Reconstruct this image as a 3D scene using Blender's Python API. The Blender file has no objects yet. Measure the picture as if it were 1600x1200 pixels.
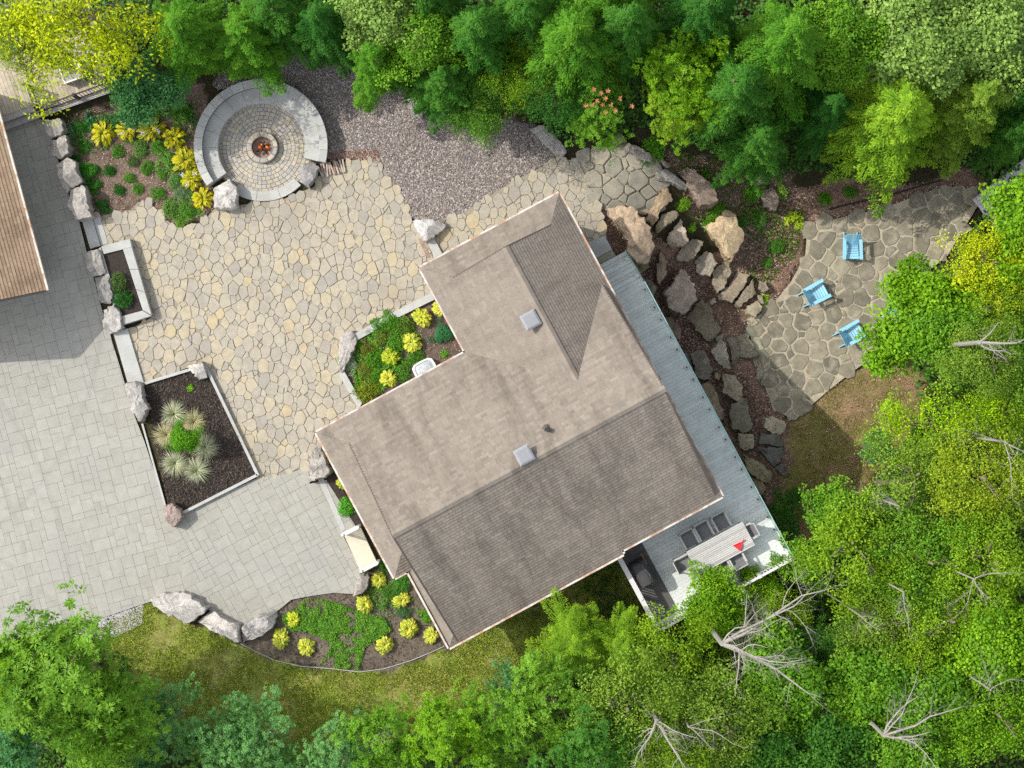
import bpy, math, random
import numpy as np
from mathutils import Vector, noise as mnoise

sc = bpy.context.scene
COL = sc.collection
random.seed(7)
RNG = np.random.default_rng(7)

# ---------------------------------------------------------------- camera, sky, sun, exposure
CAM_H, FPX = 75.0, 3000.0            # drone height over the patio, focal length in pixels of the 1600 px photograph
cam_d = bpy.data.cameras.new('camera')
cam = bpy.data.objects.new('camera', cam_d)
COL.objects.link(cam)
cam.location = (0, 0, CAM_H)
cam.rotation_euler = (0, 0, 0)
cam_d.sensor_width = 36.0
cam_d.lens = FPX / 1600 * 36.0
cam_d.clip_end = 1500
sc.camera = cam

SUN_EL = math.radians(45)
SHX, SHY = 0.960, -0.279             # direction in which shadows fall
world = bpy.data.worlds.new('World')
sc.world = world
world.use_nodes = True
wn = world.node_tree.nodes
wl = world.node_tree.links
bg = wn['Background']
sky = wn.new('ShaderNodeTexSky')
sky.sky_type = 'NISHITA'
sky.sun_disc = False
sky.sun_elevation = SUN_EL
sky.sun_rotation = math.atan2(-SHX, -SHY)
sky.air_density = 1.0
sky.dust_density = 2.0
sky.ozone_density = 1.0
thin = wn.new('ShaderNodeHueSaturation')      # thin bright cloud veil: the blue is washed out evenly all round
thin.inputs['Saturation'].default_value = .35
wl.new(sky.outputs[0], thin.inputs['Color'])
wl.new(thin.outputs[0], bg.inputs[0])
bg.inputs[1].default_value = 0.15
sun_d = bpy.data.lights.new('sun', 'SUN')
sun_d.energy = 2.0
sun_d.angle = math.radians(0.5)
sun_d.color = (1.0, 0.95, 0.86)
sun = bpy.data.objects.new('sun', sun_d)
COL.objects.link(sun)
sun.location = (-40, 12, 60)
ce = math.cos(SUN_EL)
sun.rotation_euler = Vector((SHX * ce, SHY * ce, -math.sin(SUN_EL))).to_track_quat('-Z', 'Y').to_euler()
vs = sc.view_settings
vs.view_transform = 'Standard'
vs.look = 'None'
vs.gamma = 1.0
vs.use_curve_mapping = False
vs.exposure = 0.98
sc.cycles.use_denoising = False
sc.render.filter_size = 1.1
sc.cycles.max_bounces = 6
sc.cycles.transparent_max_bounces = 8

# ---------------------------------------------------------------- helpers: coordinates
def W(px, py, z=0.0):
    """pixel of the photograph -> world point at height z"""
    k = (CAM_H - z) / FPX
    return ((px - 800) * k, (600 - py) * k, z)

def sstep(t):
    t = np.clip(t, 0, 1)
    return t * t * (3 - 2 * t)

def vnoise(x, y, seed=0):
    x = np.asarray(x, float); y = np.asarray(y, float)
    xi = np.floor(x).astype(np.int64); yi = np.floor(y).astype(np.int64)
    xf = x - xi; yf = y - yi
    def h(a, b):
        n = (a * 374761393 + b * 668265263 + seed * 1442695041) & 0x7fffffff
        n = ((n ^ (n >> 13)) * 1274126177) & 0x7fffffff
        return ((n ^ (n >> 16)) & 0xffff) / 65535.0
    u = xf * xf * (3 - 2 * xf); v = yf * yf * (3 - 2 * yf)
    return (h(xi, yi) * (1 - u) + h(xi + 1, yi) * u) * (1 - v) + (h(xi, yi + 1) * (1 - u) + h(xi + 1, yi + 1) * u) * v

LOW = -3.3
def zg(X, Y):
    """height of the bare ground: flat yard at 0, falling to a lower terrace on the east side"""
    px = 800 + 40 * np.asarray(X, float); py = 600 - 40 * np.asarray(Y, float)
    t = ((px - 945) * 0.75 + (py - 275) * 0.66) / 300.0
    U = ((px - 800) * 0.88 - (py - 600) * 0.474)
    return LOW * sstep(t) * sstep((U + 190) / 330.0)

def G(px, py, dz=0.0):
    z = 0.0
    for _ in range(5):
        x, y, _z = W(px, py, z)
        z = float(zg(x, y)) + dz
    return (x, y, z)

def inpoly(X, Y, poly):
    X = np.asarray(X, float); Y = np.asarray(Y, float)
    r = np.zeros(X.shape, bool)
    n = len(poly)
    for i in range(n):
        x1, y1 = poly[i][0], poly[i][1]; x2, y2 = poly[(i + 1) % n][0], poly[(i + 1) % n][1]
        c = ((y1 > Y) != (y2 > Y)) & (X < (x2 - x1) * (Y - y1) / (y2 - y1 + 1e-12) + x1)
        r ^= c
    return r

# house frame: U along the main ridge, V across it (towards the south-east)
HU = (0.880, 0.474)
HV = (0.474, -0.880)
def H(U, V, z=0.0):
    return (U * HU[0] + V * HV[0], U * HU[1] + V * HV[1], z)

# ---------------------------------------------------------------- helpers: objects
def tag(o, label=None, cat=None, group=None, kind=None):
    if label: o['label'] = label
    if cat: o['category'] = cat
    if group: o['group'] = group
    if kind: o['kind'] = kind
    return o

def empty(name, loc, label=None, cat=None, group=None, kind=None, rz=0.0):
    o = bpy.data.objects.new(name, None)
    COL.objects.link(o)
    o.location = loc
    o.rotation_euler = (0, 0, rz)
    o.empty_display_size = 0.2
    return tag(o, label, cat, group, kind)

def raw_mesh(name, verts, faces, mat, rnd=None, smooth=False):
    me = bpy.data.meshes.new(name)
    verts = np.asarray(verts, np.float32).reshape(-1, 3)
    if isinstance(faces, np.ndarray):
        k = faces.shape[1]; nf = faces.shape[0]
        me.vertices.add(len(verts)); me.vertices.foreach_set('co', verts.ravel())
        me.loops.add(nf * k); me.loops.foreach_set('vertex_index', faces.astype(np.int32).ravel())
        me.polygons.add(nf)
        me.polygons.foreach_set('loop_start', np.arange(0, nf * k, k, dtype=np.int32))
        me.polygons.foreach_set('loop_total', np.full(nf, k, np.int32))
        me.update(calc_edges=True)
    else:
        me.from_pydata(verts.tolist(), [], faces)
    if rnd is not None:
        a = me.attributes.new('rnd', 'FLOAT', 'FACE')
        a.data.foreach_set('value', np.asarray(rnd, np.float32))
    if mat is not None:
        me.materials.append(mat)
    if smooth:
        me.polygons.foreach_set('use_smooth', np.ones(len(me.polygons), bool))
    return me

def link(name, me, parent=None, loc=None):
    o = bpy.data.objects.new(name, me)
    COL.objects.link(o)
    if parent is not None: o.parent = parent
    if loc is not None: o.location = loc
    return o

class MB:
    def __init__(self):
        self.v = []; self.f = []; self.r = []
    def add(self, verts, faces, rnd=0.5):
        b = len(self.v)
        self.v.extend([tuple(p) for p in verts])
        for i, f in enumerate(faces):
            self.f.append(tuple(b + j for j in f))
            self.r.append(rnd[i] if isinstance(rnd, (list, tuple, np.ndarray)) else rnd)
    def box(self, c, size, ax=(1, 0, 0), ay=(0, 1, 0), rnd=0.5):
        ax = Vector(ax).normalized(); ay = Vector(ay).normalized(); az = ax.cross(ay)
        c = Vector(c); sx, sy, sz = size[0] / 2, size[1] / 2, size[2] / 2
        vs_ = [c + ax * (i * sx) + ay * (j * sy) + az * (k * sz) for i in (-1, 1) for j in (-1, 1) for k in (-1, 1)]
        self.add(vs_, [(0, 1, 3, 2), (4, 6, 7, 5), (0, 4, 5, 1), (2, 3, 7, 6), (0, 2, 6, 4), (1, 5, 7, 3)], rnd)
    def bar(self, p0, p1, w, t, up=(0, 0, 1), rnd=0.5):
        p0 = Vector(p0); p1 = Vector(p1); d = (p1 - p0)
        L = d.length; d.normalize(); upv = Vector(up)
        s = upv.cross(d)
        if s.length < 1e-4: s = Vector((1, 0, 0)).cross(d)
        s.normalize()
        self.box((p0 + p1) / 2, (L, w, t), d, s, rnd)
    def tube(self, pts, rads, n=6, rnd=0.5, cap=True):
        pts = [Vector(p) for p in pts]; b = len(self.v); m = len(pts)
        for i, p in enumerate(pts):
            d = (pts[min(i + 1, m - 1)] - pts[max(i - 1, 0)])
            if d.length < 1e-6: d = Vector((0, 0, 1))
            d.normalize()
            a = d.cross(Vector((0, 0, 1)) if abs(d.z) < .9 else Vector((1, 0, 0))).normalized(); c = d.cross(a)
            for k in range(n):
                t = 2 * math.pi * k / n
                self.v.append(tuple(p + (a * math.cos(t) + c * math.sin(t)) * rads[i]))
        for i in range(m - 1):
            for k in range(n):
                k2 = (k + 1) % n
                self.f.append((b + i * n + k, b + i * n + k2, b + (i + 1) * n + k2, b + (i + 1) * n + k)); self.r.append(rnd)
        if cap:
            self.f.append(tuple(b + k for k in range(n))[::-1]); self.r.append(rnd)
            self.f.append(tuple(b + (m - 1) * n + k for k in range(n))); self.r.append(rnd)
    def prism(self, poly, z0, z1, rnd=0.5, inset=0.0, drop=0.0):
        """poly: list of (x, y); walls from z0 to z1 with an optional bevelled top rim"""
        n = len(poly)
        a = sum(poly[i][0] * poly[(i + 1) % n][1] - poly[(i + 1) % n][0] * poly[i][1] for i in range(n))
        if a < 0: poly = poly[::-1]
        zt = z1 if callable(z1) else (lambda x, y: z1)
        zb = z0 if callable(z0) else (lambda x, y: z0)
        V = [(x, y, zb(x, y)) for x, y in poly] + [(x, y, zt(x, y) - drop) for x, y in poly]
        F = [(i, (i + 1) % n, n + (i + 1) % n, n + i) for i in range(n)]
        if inset > 0:
            cx = sum(p[0] for p in poly) / n; cy = sum(p[1] for p in poly) / n
            q = []
            for x, y in poly:
                d = math.hypot(x - cx, y - cy) + 1e-9; k = max(0.3, 1 - inset / d)
                q.append((cx + (x - cx) * k, cy + (y - cy) * k))
            V += [(x, y, zt(x, y)) for x, y in q]
            F += [(n + i, n + (i + 1) % n, 2 * n + (i + 1) % n, 2 * n + i) for i in range(n)]
            F.append(tuple(range(2 * n, 3 * n)))
        else:
            F.append(tuple(range(n, 2 * n)))
        self.add(V, F, rnd)
    def build(self, name, mat, parent=None, label=None, cat=None, group=None, kind=None, smooth=False, local=False):
        v = np.array(self.v, float)
        loc = None
        if not local:
            if parent is None:
                loc = np.array([(v[:, 0].min() + v[:, 0].max()) / 2, (v[:, 1].min() + v[:, 1].max()) / 2, v[:, 2].min()])
                v = v - loc
            else:
                q = parent; off = np.zeros(3)
                while q is not None:
                    off += np.array(q.location); q = q.parent
                v = v - off
        me = raw_mesh(name, v, self.f, mat, self.r, smooth)
        o = link(name, me, parent, loc)
        return tag(o, label, cat, group, kind)

def copy_tree(o, parent=None):
    c = o.copy()
    COL.objects.link(c)
    c.parent = parent
    for ch in list(o.children):
        copy_tree(ch, c)
    return c

# ---------------------------------------------------------------- helpers: materials
def new_mat(name):
    m = bpy.data.materials.new(name)
    m.use_nodes = True
    nt = m.node_tree
    return m, nt, nt.nodes['Principled BSDF']

def nd(nt, t, **kw):
    n = nt.nodes.new(t)
    for k, v in kw.items():
        if k.startswith('i_'):
            key = k[2:]
            n.inputs[int(key) if key.isdigit() else key].default_value = v
        else:
            setattr(n, k, v)
    return n

def ramp(nt, fac, stops, interp='LINEAR'):
    r = nt.nodes.new('ShaderNodeValToRGB')
    r.color_ramp.interpolation = interp
    e = r.color_ramp.elements
    e[0].position = stops[0][0]; e[0].color = (*stops[0][1], 1)
    e[1].position = stops[-1][0]; e[1].color = (*stops[-1][1], 1)
    for p, c in stops[1:-1]:
        x = e.new(p); x.color = (*c, 1)
    nt.links.new(fac, r.inputs[0])
    return r.outputs[0]

def mix(nt, fac, a, b, mode='MIX'):
    m = nt.nodes.new('ShaderNodeMix')
    m.data_type = 'RGBA'; m.blend_type = mode
    for s, v in ((0, fac), (6, a), (7, b)):
        if isinstance(v, (int, float)): m.inputs[s].default_value = v
        elif isinstance(v, tuple): m.inputs[s].default_value = (*v, 1) if len(v) == 3 else v
        else: nt.links.new(v, m.inputs[s])
    return m.outputs[2]

def tex(nt, scale, detail=4, rough=.6, coord='Object', stretch=None, dist=0.0):
    tc = nt.nodes.new('ShaderNodeNewGeometry') if coord == 'World' else nt.nodes.new('ShaderNodeTexCoord')
    out = tc.outputs['Position'] if coord == 'World' else tc.outputs[coord]
    if stretch is not None:
        mp = nt.nodes.new('ShaderNodeMapping')
        mp.inputs['Scale'].default_value = stretch[0]
        mp.inputs['Rotation'].default_value = stretch[1]
        mp.vector_type = 'TEXTURE' if len(stretch) > 2 else 'POINT'
        nt.links.new(out, mp.inputs[0]); out = mp.outputs[0]
    n = nd(nt, 'ShaderNodeTexNoise', i_Scale=scale, i_Detail=detail, i_Roughness=rough, i_Distortion=dist)
    nt.links.new(out, n.inputs['Vector'])
    return n.outputs['Fac']

def attr(nt, name='rnd'):
    a = nt.nodes.new('ShaderNodeAttribute'); a.attribute_name = name
    return a.outputs['Fac']

def bump(nt, bsdf, h, strength=.4, dist=.02):
    b = nd(nt, 'ShaderNodeBump', i_Strength=strength, i_Distance=dist)
    nt.links.new(h, b.inputs['Height']); nt.links.new(b.outputs[0], bsdf.inputs['Normal'])

def stone_mat(name, stops, nscale=6, namt=.35, rough=.85, bscale=40, bstr=.35, stain=None, big=1.2):
    """stone whose base colour is picked by the face attribute rnd, with grain, blotches and fine relief"""
    m, nt, b = new_mat(name)
    c = ramp(nt, attr(nt), stops)
    n1 = tex(nt, nscale, 5, .65, 'World')
    c = mix(nt, namt, c, ramp(nt, n1, [(.3, (.45, .45, .45)), (.72, (1.25, 1.25, 1.25))]), 'MULTIPLY')
    n2 = tex(nt, big, 3, .6, 'World')
    if stain:
        c = mix(nt, ramp(nt, n2, [(.52, (0, 0, 0)), (.72, (.7, .7, .7))]), c, stain)
    n3 = tex(nt, bscale, 4, .7, 'World')
    c = mix(nt, .35, c, ramp(nt, n3, [(.25, (.55, .55, .55)), (.75, (1.3, 1.3, 1.3))]), 'MULTIPLY')
    nt.links.new(c, b.inputs['Base Color'])
    b.inputs['Roughness'].default_value = rough
    b.inputs['Specular IOR Level'].default_value = .2
    bump(nt, b, n3, bstr, .01)
    return m

def plain(name, c, rough=.6, nscale=8, namt=.2, spec=.3, metal=0.0, bstr=.1, stain=None):
    m, nt, b = new_mat(name)
    n1 = tex(nt, nscale, 4, .6, 'World')
    k = mix(nt, namt, c, ramp(nt, n1, [(.3, (.5, .5, .5)), (.7, (1.25, 1.25, 1.25))]), 'MULTIPLY')
    r = ramp(nt, attr(nt), [(0, (.82, .82, .82)), (1, (1.15, 1.15, 1.15))])
    k = mix(nt, 1.0, k, r, 'MULTIPLY')
    if stain:
        n2 = tex(nt, stain[1], 4, .65, 'World')
        k = mix(nt, ramp(nt, n2, [(stain[2], (0, 0, 0)), (stain[2] + .15, (1, 1, 1))]), k, stain[0])
    nt.links.new(k, b.inputs['Base Color'])
    b.inputs['Roughness'].default_value = rough
    b.inputs['Specular IOR Level'].default_value = spec
    b.inputs['Metallic'].default_value = metal
    if bstr: bump(nt, b, n1, bstr, .01)
    return m

def leaf_mat(name, transl=.25, rough=.5, hue=.016, val=.42, spec=.12):
    """leaf whose species colour is the object's own colour; each leaf a little different"""
    m, nt, b = new_mat(name)
    oi = nt.nodes.new('ShaderNodeObjectInfo')
    r = attr(nt)
    h = nd(nt, 'ShaderNodeHueSaturation')
    mr = nd(nt, 'ShaderNodeMapRange', i_3=.5 + hue, i_4=.5 - hue); nt.links.new(r, mr.inputs[0]); nt.links.new(mr.outputs[0], h.inputs['Hue'])
    mv = nd(nt, 'ShaderNodeMapRange', i_3=1 - val, i_4=1 + val); nt.links.new(r, mv.inputs[0]); nt.links.new(mv.outputs[0], h.inputs['Value'])
    nt.links.new(oi.outputs['Color'], h.inputs['Color'])
    nt.links.new(h.outputs[0], b.inputs['Base Color'])
    b.inputs['Roughness'].default_value = rough
    b.inputs['Specular IOR Level'].default_value = spec
    tr = nt.nodes.new('ShaderNodeBsdfTranslucent')
    tcol = mix(nt, 1.0, h.outputs[0], (1.1, 1.15, .5), 'MULTIPLY')
    nt.links.new(tcol, tr.inputs[0])
    ms = nd(nt, 'ShaderNodeMixShader', i_0=transl)
    nt.links.new(b.outputs[0], ms.inputs[1]); nt.links.new(tr.outputs[0], ms.inputs[2])
    nt.links.new(ms.outputs[0], nt.nodes['Material Output'].inputs[0])
    return m

def rock_mat():
    m, nt, b = new_mat('rock')
    oi = nt.nodes.new('ShaderNodeObjectInfo')
    n1 = tex(nt, 2.2, 6, .7, 'World', dist=.6)
    n2 = tex(nt, 9, 5, .7, 'World')
    n3 = tex(nt, 45, 3, .7, 'World')
    c = mix(nt, .75, oi.outputs['Color'], ramp(nt, n1, [(.30, (.40, .38, .37)), (.46, (.9, .9, .9)), (.54, (1.05, 1.05, 1.05)), (.66, (1.4, 1.37, 1.3))]), 'MULTIPLY')
    c = mix(nt, .7, c, ramp(nt, n2, [(.3, (.5, .48, .45)), (.55, (1, 1, 1)), (.75, (1.35, 1.35, 1.32))]), 'MULTIPLY')
    c = mix(nt, .5, c, ramp(nt, n3, [(.3, (.55, .55, .55)), (.7, (1.3, 1.3, 1.3))]), 'MULTIPLY')
    nt.links.new(c, b.inputs['Base Color'])
    b.inputs['Roughness'].default_value = .9
    b.inputs['Specular IOR Level'].default_value = .2
    h = mix(nt, .5, n2, n3)
    bump(nt, b, h, .8, .04)
    return m

def shingle_mat(name, stops, streak_dir, amt=.55):
    """asphalt shingles: each tab its own tone, dark run-off streaks down the slope"""
    m, nt, b = new_mat(name)
    c = ramp(nt, attr(nt), stops)
    ang = math.atan2(streak_dir[1], streak_dir[0])
    n1 = tex(nt, 1.0, 4, .6, 'World', stretch=((4.2, .9, 1), (0, 0, ang), 1) if False else None, dist=.3)
    tcg = nt.nodes.new('ShaderNodeNewGeometry')
    vr = nd(nt, 'ShaderNodeVectorRotate'); vr.rotation_type = 'Z_AXIS'
    vr.inputs['Angle'].default_value = -ang
    nt.links.new(tcg.outputs['Position'], vr.inputs['Vector'])
    mp = nt.nodes.new('ShaderNodeMapping'); mp.inputs['Scale'].default_value = (.28, 1.25, .28)
    nt.links.new(vr.outputs[0], mp.inputs[0])
    n2 = nd(nt, 'ShaderNodeTexNoise', i_Scale=1.0, i_Detail=5, i_Roughness=.6, i_Distortion=.25); nt.links.new(mp.outputs[0], n2.inputs['Vector'])
    c = mix(nt, amt, c, ramp(nt, n2.outputs['Fac'], [(.34, (.55, .53, .52)), (.5, (.98, .98, .98)), (.66, (1.15, 1.15, 1.15))]), 'MULTIPLY')
    n3 = tex(nt, 60, 3, .7, 'World')
    c = mix(nt, .5, c, ramp(nt, n3, [(.3, (.6, .6, .6)), (.7, (1.3, 1.3, 1.3))]), 'MULTIPLY')
    nt.links.new(c, b.inputs['Base Color'])
    b.inputs['Roughness'].default_value = .95
    b.inputs['Specular IOR Level'].default_value = .15
    bump(nt, b, n3, .4, .005)
    return m

MAT = {}
MAT['leaf'] = leaf_mat('leaf')
MAT['needle'] = leaf_mat('needle', transl=.25, rough=.6, hue=.025, val=.5, spec=.08)
MAT['hosta'] = leaf_mat('hosta_leaf', transl=.3, rough=.45, hue=.025, val=.3, spec=.3)
MAT['rock'] = rock_mat()
MAT['bark'] = plain('bark', (.20, .16, .12), .9, 10, .6, .1, bstr=.5)
MAT['dead_wood'] = plain('dead_wood', (.31, .285, .255), .85, 12, .45, .15, bstr=.4)
MAT['patio_stone'] = stone_mat('patio_stone', [(0, (.33, .305, .262)), (.3, (.375, .342, .278)), (.55, (.41, .367, .283)), (.8, (.445, .382, .262)), (1, (.455, .375, .235))], 5, .3, stain=(.28, .25, .21), big=.5)
MAT['paver'] = stone_mat('paver', [(0, (.325, .318, .276)), (.5, (.34, .333, .293)), (1, (.352, .344, .304))], 3, .22, bstr=.15, stain=(.30, .295, .28), big=.35)
MAT['flag'] = stone_mat('flagstone', [(0, (.18, .165, .125)), (.5, (.25, .225, .165)), (1, (.32, .285, .21))], 3, .6, bstr=.4, stain=(.40, .355, .27), big=1.9)
MAT['flag_joint'] = stone_mat('flag_joint', [(0, (.44, .385, .285)), (1, (.44, .385, .285))], 4, .45, bstr=.4, stain=(.28, .25, .19), big=.8)
# faint tyre arcs where cars turn on the driveway
def tyre_arcs(m):
    nt = m.node_tree; b = nt.nodes['Principled BSDF']; src = b.inputs['Base Color'].links[0].from_socket
    g = nt.nodes.new('ShaderNodeNewGeometry'); fac = None
    for c, r in (((-31, -9, 0), 12.2), ((-31, -9, 0), 13.8), ((-27, 3, 0), 11.0), ((-24, -14, 0), 8.2)):
        d = nd(nt, 'ShaderNodeVectorMath', operation='DISTANCE'); d.inputs[1].default_value = c; nt.links.new(g.outputs['Position'], d.inputs[0])
        a = nd(nt, 'ShaderNodeMath', operation='SUBTRACT'); a.inputs[1].default_value = r; nt.links.new(d.outputs['Value'], a.inputs[0])
        ab = nd(nt, 'ShaderNodeMath', operation='ABSOLUTE'); nt.links.new(a.outputs[0], ab.inputs[0])
        mr = nd(nt, 'ShaderNodeMapRange', i_1=.02, i_2=.16, i_3=.55, i_4=0.0); nt.links.new(ab.outputs[0], mr.inputs[0])
        if fac is None: fac = mr.outputs[0]
        else:
            mx = nd(nt, 'ShaderNodeMath', operation='MAXIMUM'); nt.links.new(fac, mx.inputs[0]); nt.links.new(mr.outputs[0], mx.inputs[1]); fac = mx.outputs[0]
    n = tex(nt, .9, 4, .6, 'World'); mu = nd(nt, 'ShaderNodeMath', operation='MULTIPLY'); nt.links.new(fac, mu.inputs[0]); nt.links.new(n, mu.inputs[1])
    nt.links.new(mix(nt, mu.outputs[0], src, (.22, .215, .205)), b.inputs['Base Color'])
tyre_arcs(MAT['paver'])
MAT['grey_flag'] = stone_mat('grey_flagstone', [(0, (.27, .255, .205)), (.5, (.33, .31, .245)), (1, (.39, .35, .27))], 3, .5, bstr=.4, stain=(.27, .24, .19))
MAT['joint'] = stone_mat('joint', [(0, (.30, .265, .205)), (1, (.30, .265, .205))], 8, .3)
MAT['paver_joint'] = stone_mat('paver_joint', [(0, (.32, .312, .272)), (1, (.32, .312, .272))], 8, .3)
MAT['slab'] = stone_mat('cut_slab', [(0, (.39, .395, .38)), (.5, (.43, .433, .41)), (1, (.47, .47, .44))], 2, .25, bstr=.2, stain=(.33, .315, .285), big=.9)
MAT['pit_paver'] = stone_mat('pit_paver', [(0, (.35, .34, .325)), (.35, (.42, .39, .34)), (.7, (.50, .44, .34)), (1, (.38, .37, .355))], 4, .35, bstr=.3, stain=(.31, .26, .19), big=1.0)
MAT['brick'] = stone_mat('brick', [(0, (.30, .20, .15)), (.5, (.44, .35, .28)), (1, (.52, .46, .40))], 6, .5, bstr=.4)
MAT['shingle'] = shingle_mat('shingle', [(0, (.19, .165, .14)), (.5, (.226, .195, .162)), (1, (.264, .229, .192))], HV, .6)
MAT['shingle2'] = shingle_mat('shingle_wing', [(0, (.21, .178, .153)), (.5, (.231, .198, .164)), (1, (.259, .224, .187))], HU, .4)
MAT['shingle3'] = shingle_mat('shingle_garage', [(0, (.30, .21, .14)), (.5, (.37, .26, .175)), (1, (.43, .31, .21))], (.96, .27), .45)
MAT['roof_under'] = plain('roof_under', (.10, .085, .075), .95)
MAT['fascia'] = plain('fascia', (.58, .54, .49), .5, 3, .2, stain=((.40, .24, .15), 2.2, .46))
MAT['siding'] = plain('siding', (.44, .39, .33), .7)
MAT['vent'] = plain('vent_metal', (.27, .275, .29), .45, 6, .15, .4, metal=.3)
MAT['black'] = plain('black_metal', (.035, .033, .032), .5)
MAT['deck'] = plain('deck_board', (.63, .655, .635), .75, 3, .25, .2, bstr=.15)
MAT['silver_wood'] = plain('silver_wood', (.47, .46, .455), .85, 5, .4, .1, bstr=.3)
MAT['grey_wood'] = plain('grey_wood', (.36, .34, .32), .85, 5, .4, .1, bstr=.3)
MAT['tan_wood'] = plain('tan_wood', (.43, .37, .29), .85, 5, .4, .1, bstr=.3)
MAT['white'] = plain('white_paint', (.62, .61, .595), .45, 4, .12)
MAT['cream'] = plain('cream_concrete', (.60, .54, .42), .8, 3, .2)
MAT['table'] = plain('table_slat', (.45, .44, .42), .55, 3, .12)
MAT['sling'] = plain('sling_fabric', (.17, .17, .175), .8, 20, .2)
MAT['cover'] = plain('cover_fabric', (.06, .06, .062), .75, 6, .3, .2, bstr=.4)
MAT['mat'] = plain('rubber_mat', (.115, .11, .108), .9, 4, .3)
MAT['red'] = plain('red_plastic', (.70, .03, .04), .4, 3, .05)
MAT['blue'] = plain('blue_paint', (.27, .56, .72), .5, 4, .12)
MAT['mulch'] = plain('mulch', (.050, .040, .034), .95, 9, .7, .1, bstr=.8)
MAT['soil'] = plain('soil', (.15, .11, .085), .95, 7, .6, .1, bstr=.8)
MAT['mulch_chip'] = stone_mat('mulch_chip', [(0, (.035, .028, .024)), (.6, (.07, .055, .046)), (1, (.14, .11, .09))], 9, .4)
MAT['litter'] = stone_mat('leaf_litter', [(0, (.12, .065, .05)), (.4, (.24, .14, .105)), (.75, (.36, .235, .18)), (1, (.52, .41, .32))], 9, .3)
MAT['pebble'] = stone_mat('pebble', [(0, (.13, .11, .10)), (.35, (.24, .208, .19)), (.6, (.30, .24, .205)), (.85, (.40, .37, .34)), (1, (.54, .51, .48))], 9, .3)
MAT['gravel_base'] = stone_mat('gravel_base', [(0, (.19, .165, .16)), (1, (.19, .165, .16))], 20, .7)
MAT['steel'] = plain('steel', (.30, .22, .18), .6, 6, .5, metal=.6)
MAT['grass'] = leaf_mat('grass_blade', transl=.25, rough=.6, hue=.05, val=.5, spec=.1)
MAT['petal'] = plain('petal', (.50, .46, .62), .6, 8, .1)
MAT['red_leaf'] = plain('red_leaf', (.33, .13, .05), .6, 8, .2)

def glass_mat():
    m, nt, b = new_mat('glass_panel')
    tr = nd(nt, 'ShaderNodeBsdfTransparent'); tr.inputs[0].default_value = (.86, .95, .93, 1)
    gl = nd(nt, 'ShaderNodeBsdfGlossy'); gl.inputs[0].default_value = (.75, .9, .88, 1); gl.inputs['Roughness'].default_value = .05
    ms = nd(nt, 'ShaderNodeMixShader', i_0=.10)
    nt.links.new(tr.outputs[0], ms.inputs[1]); nt.links.new(gl.outputs[0], ms.inputs[2])
    nt.links.new(ms.outputs[0], nt.nodes['Material Output'].inputs[0])
    return m
MAT['glass'] = glass_mat()
MAT['glass_edge'] = plain('glass_edge', (.35, .52, .50), .3, 3, .1)

def flame_mat():
    m, nt, b = new_mat('flame')
    e = nd(nt, 'ShaderNodeEmission'); e.inputs['Strength'].default_value = .6
    c = ramp(nt, attr(nt), [(0, (1, .13, .008)), (1, (1, .42, .05))])
    nt.links.new(c, e.inputs[0]); nt.links.new(e.outputs[0], nt.nodes['Material Output'].inputs[0])
    return m
MAT['flame'] = flame_mat()
# ================================================================ THE GROUND
def PXY(poly, z=0.0):
    return [W(x, y, z)[:2] for x, y in poly]

P_PATIO = [(148, 342), (165, 335), (205, 328), (215, 316), (235, 316), (255, 342), (288, 358), (318, 346), (336, 325), (378, 320),
           (440, 312), (490, 292), (502, 274), (545, 250), (590, 250), (612, 282), (632, 312), (642, 345), (660, 372), (700, 346),
           (735, 325), (762, 308), (800, 284), (832, 268), (870, 247), (905, 252), (925, 300), (943, 342), (948, 372), (918, 382),
           (880, 420), (700, 440), (705, 470), (680, 462), (552, 525), (532, 580), (562, 634), (580, 650), (520, 695), (490, 708), (480, 730),
           (440, 742), (406, 750), (318, 566), (226, 598), (200, 516), (237, 496), (205, 374), (165, 386)]
P_DRIVE = [(-70, 190), (0, 206), (60, 186), (74, 190), (84, 225), (94, 260), (106, 300), (124, 346), (136, 395), (160, 485), (172, 521), (196, 602),
           (206, 638), (226, 690), (258, 785), (270, 824), (292, 926), (232, 941), (170, 962), (112, 980), (60, 992), (-70, 1020)]
P_WALK = [(270, 824), (286, 800), (404, 746), (440, 742), (482, 730), (484, 756), (510, 750), (562, 832), (536, 836), (564, 892), (552, 928),
          (522, 926), (486, 931), (455, 937), (432, 956), (402, 966), (376, 978), (330, 957), (296, 926), (292, 926)]
P_LOWER = [(1168, 505), (1205, 478), (1236, 440), (1258, 400), (1262, 352), (1330, 338), (1400, 318), (1460, 296), (1505, 290), (1530, 318), (1480, 400),
           (1430, 440), (1400, 520), (1362, 560), (1330, 582), (1292, 612), (1242, 656), (1208, 640), (1196, 606), (1180, 560)]
P_GREY = [(898, 250), (930, 234), (975, 226), (1010, 248), (1036, 290), (1030, 318), (1008, 336), (985, 330), (950, 330), (930, 318), (918, 290)]
P_BED_NW = [(82, 205), (120, 178), (190, 158), (320, 130), (335, 330), (285, 356), (262, 348), (150, 345), (120, 300)]
P_BED_S = [(372, 1008), (432, 952), (470, 928), (552, 926), (600, 880), (640, 886), (706, 1008), (660, 1028), (612, 1048), (560, 1050), (520, 1044), (470, 1040), (420, 1024)]
P_BED_H = [(540, 520), (680, 462), (730, 540), (722, 560), (570, 640), (532, 575)]
P_LAWN_S = [(120, 1000), (230, 942), (300, 975), (372, 1008), (470, 1042), (600, 1052), (706, 1012), (960, 870), (1030, 980), (880, 1080), (780, 1130),
            (640, 1150), (520, 1190), (300, 1190), (200, 1100)]
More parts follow.
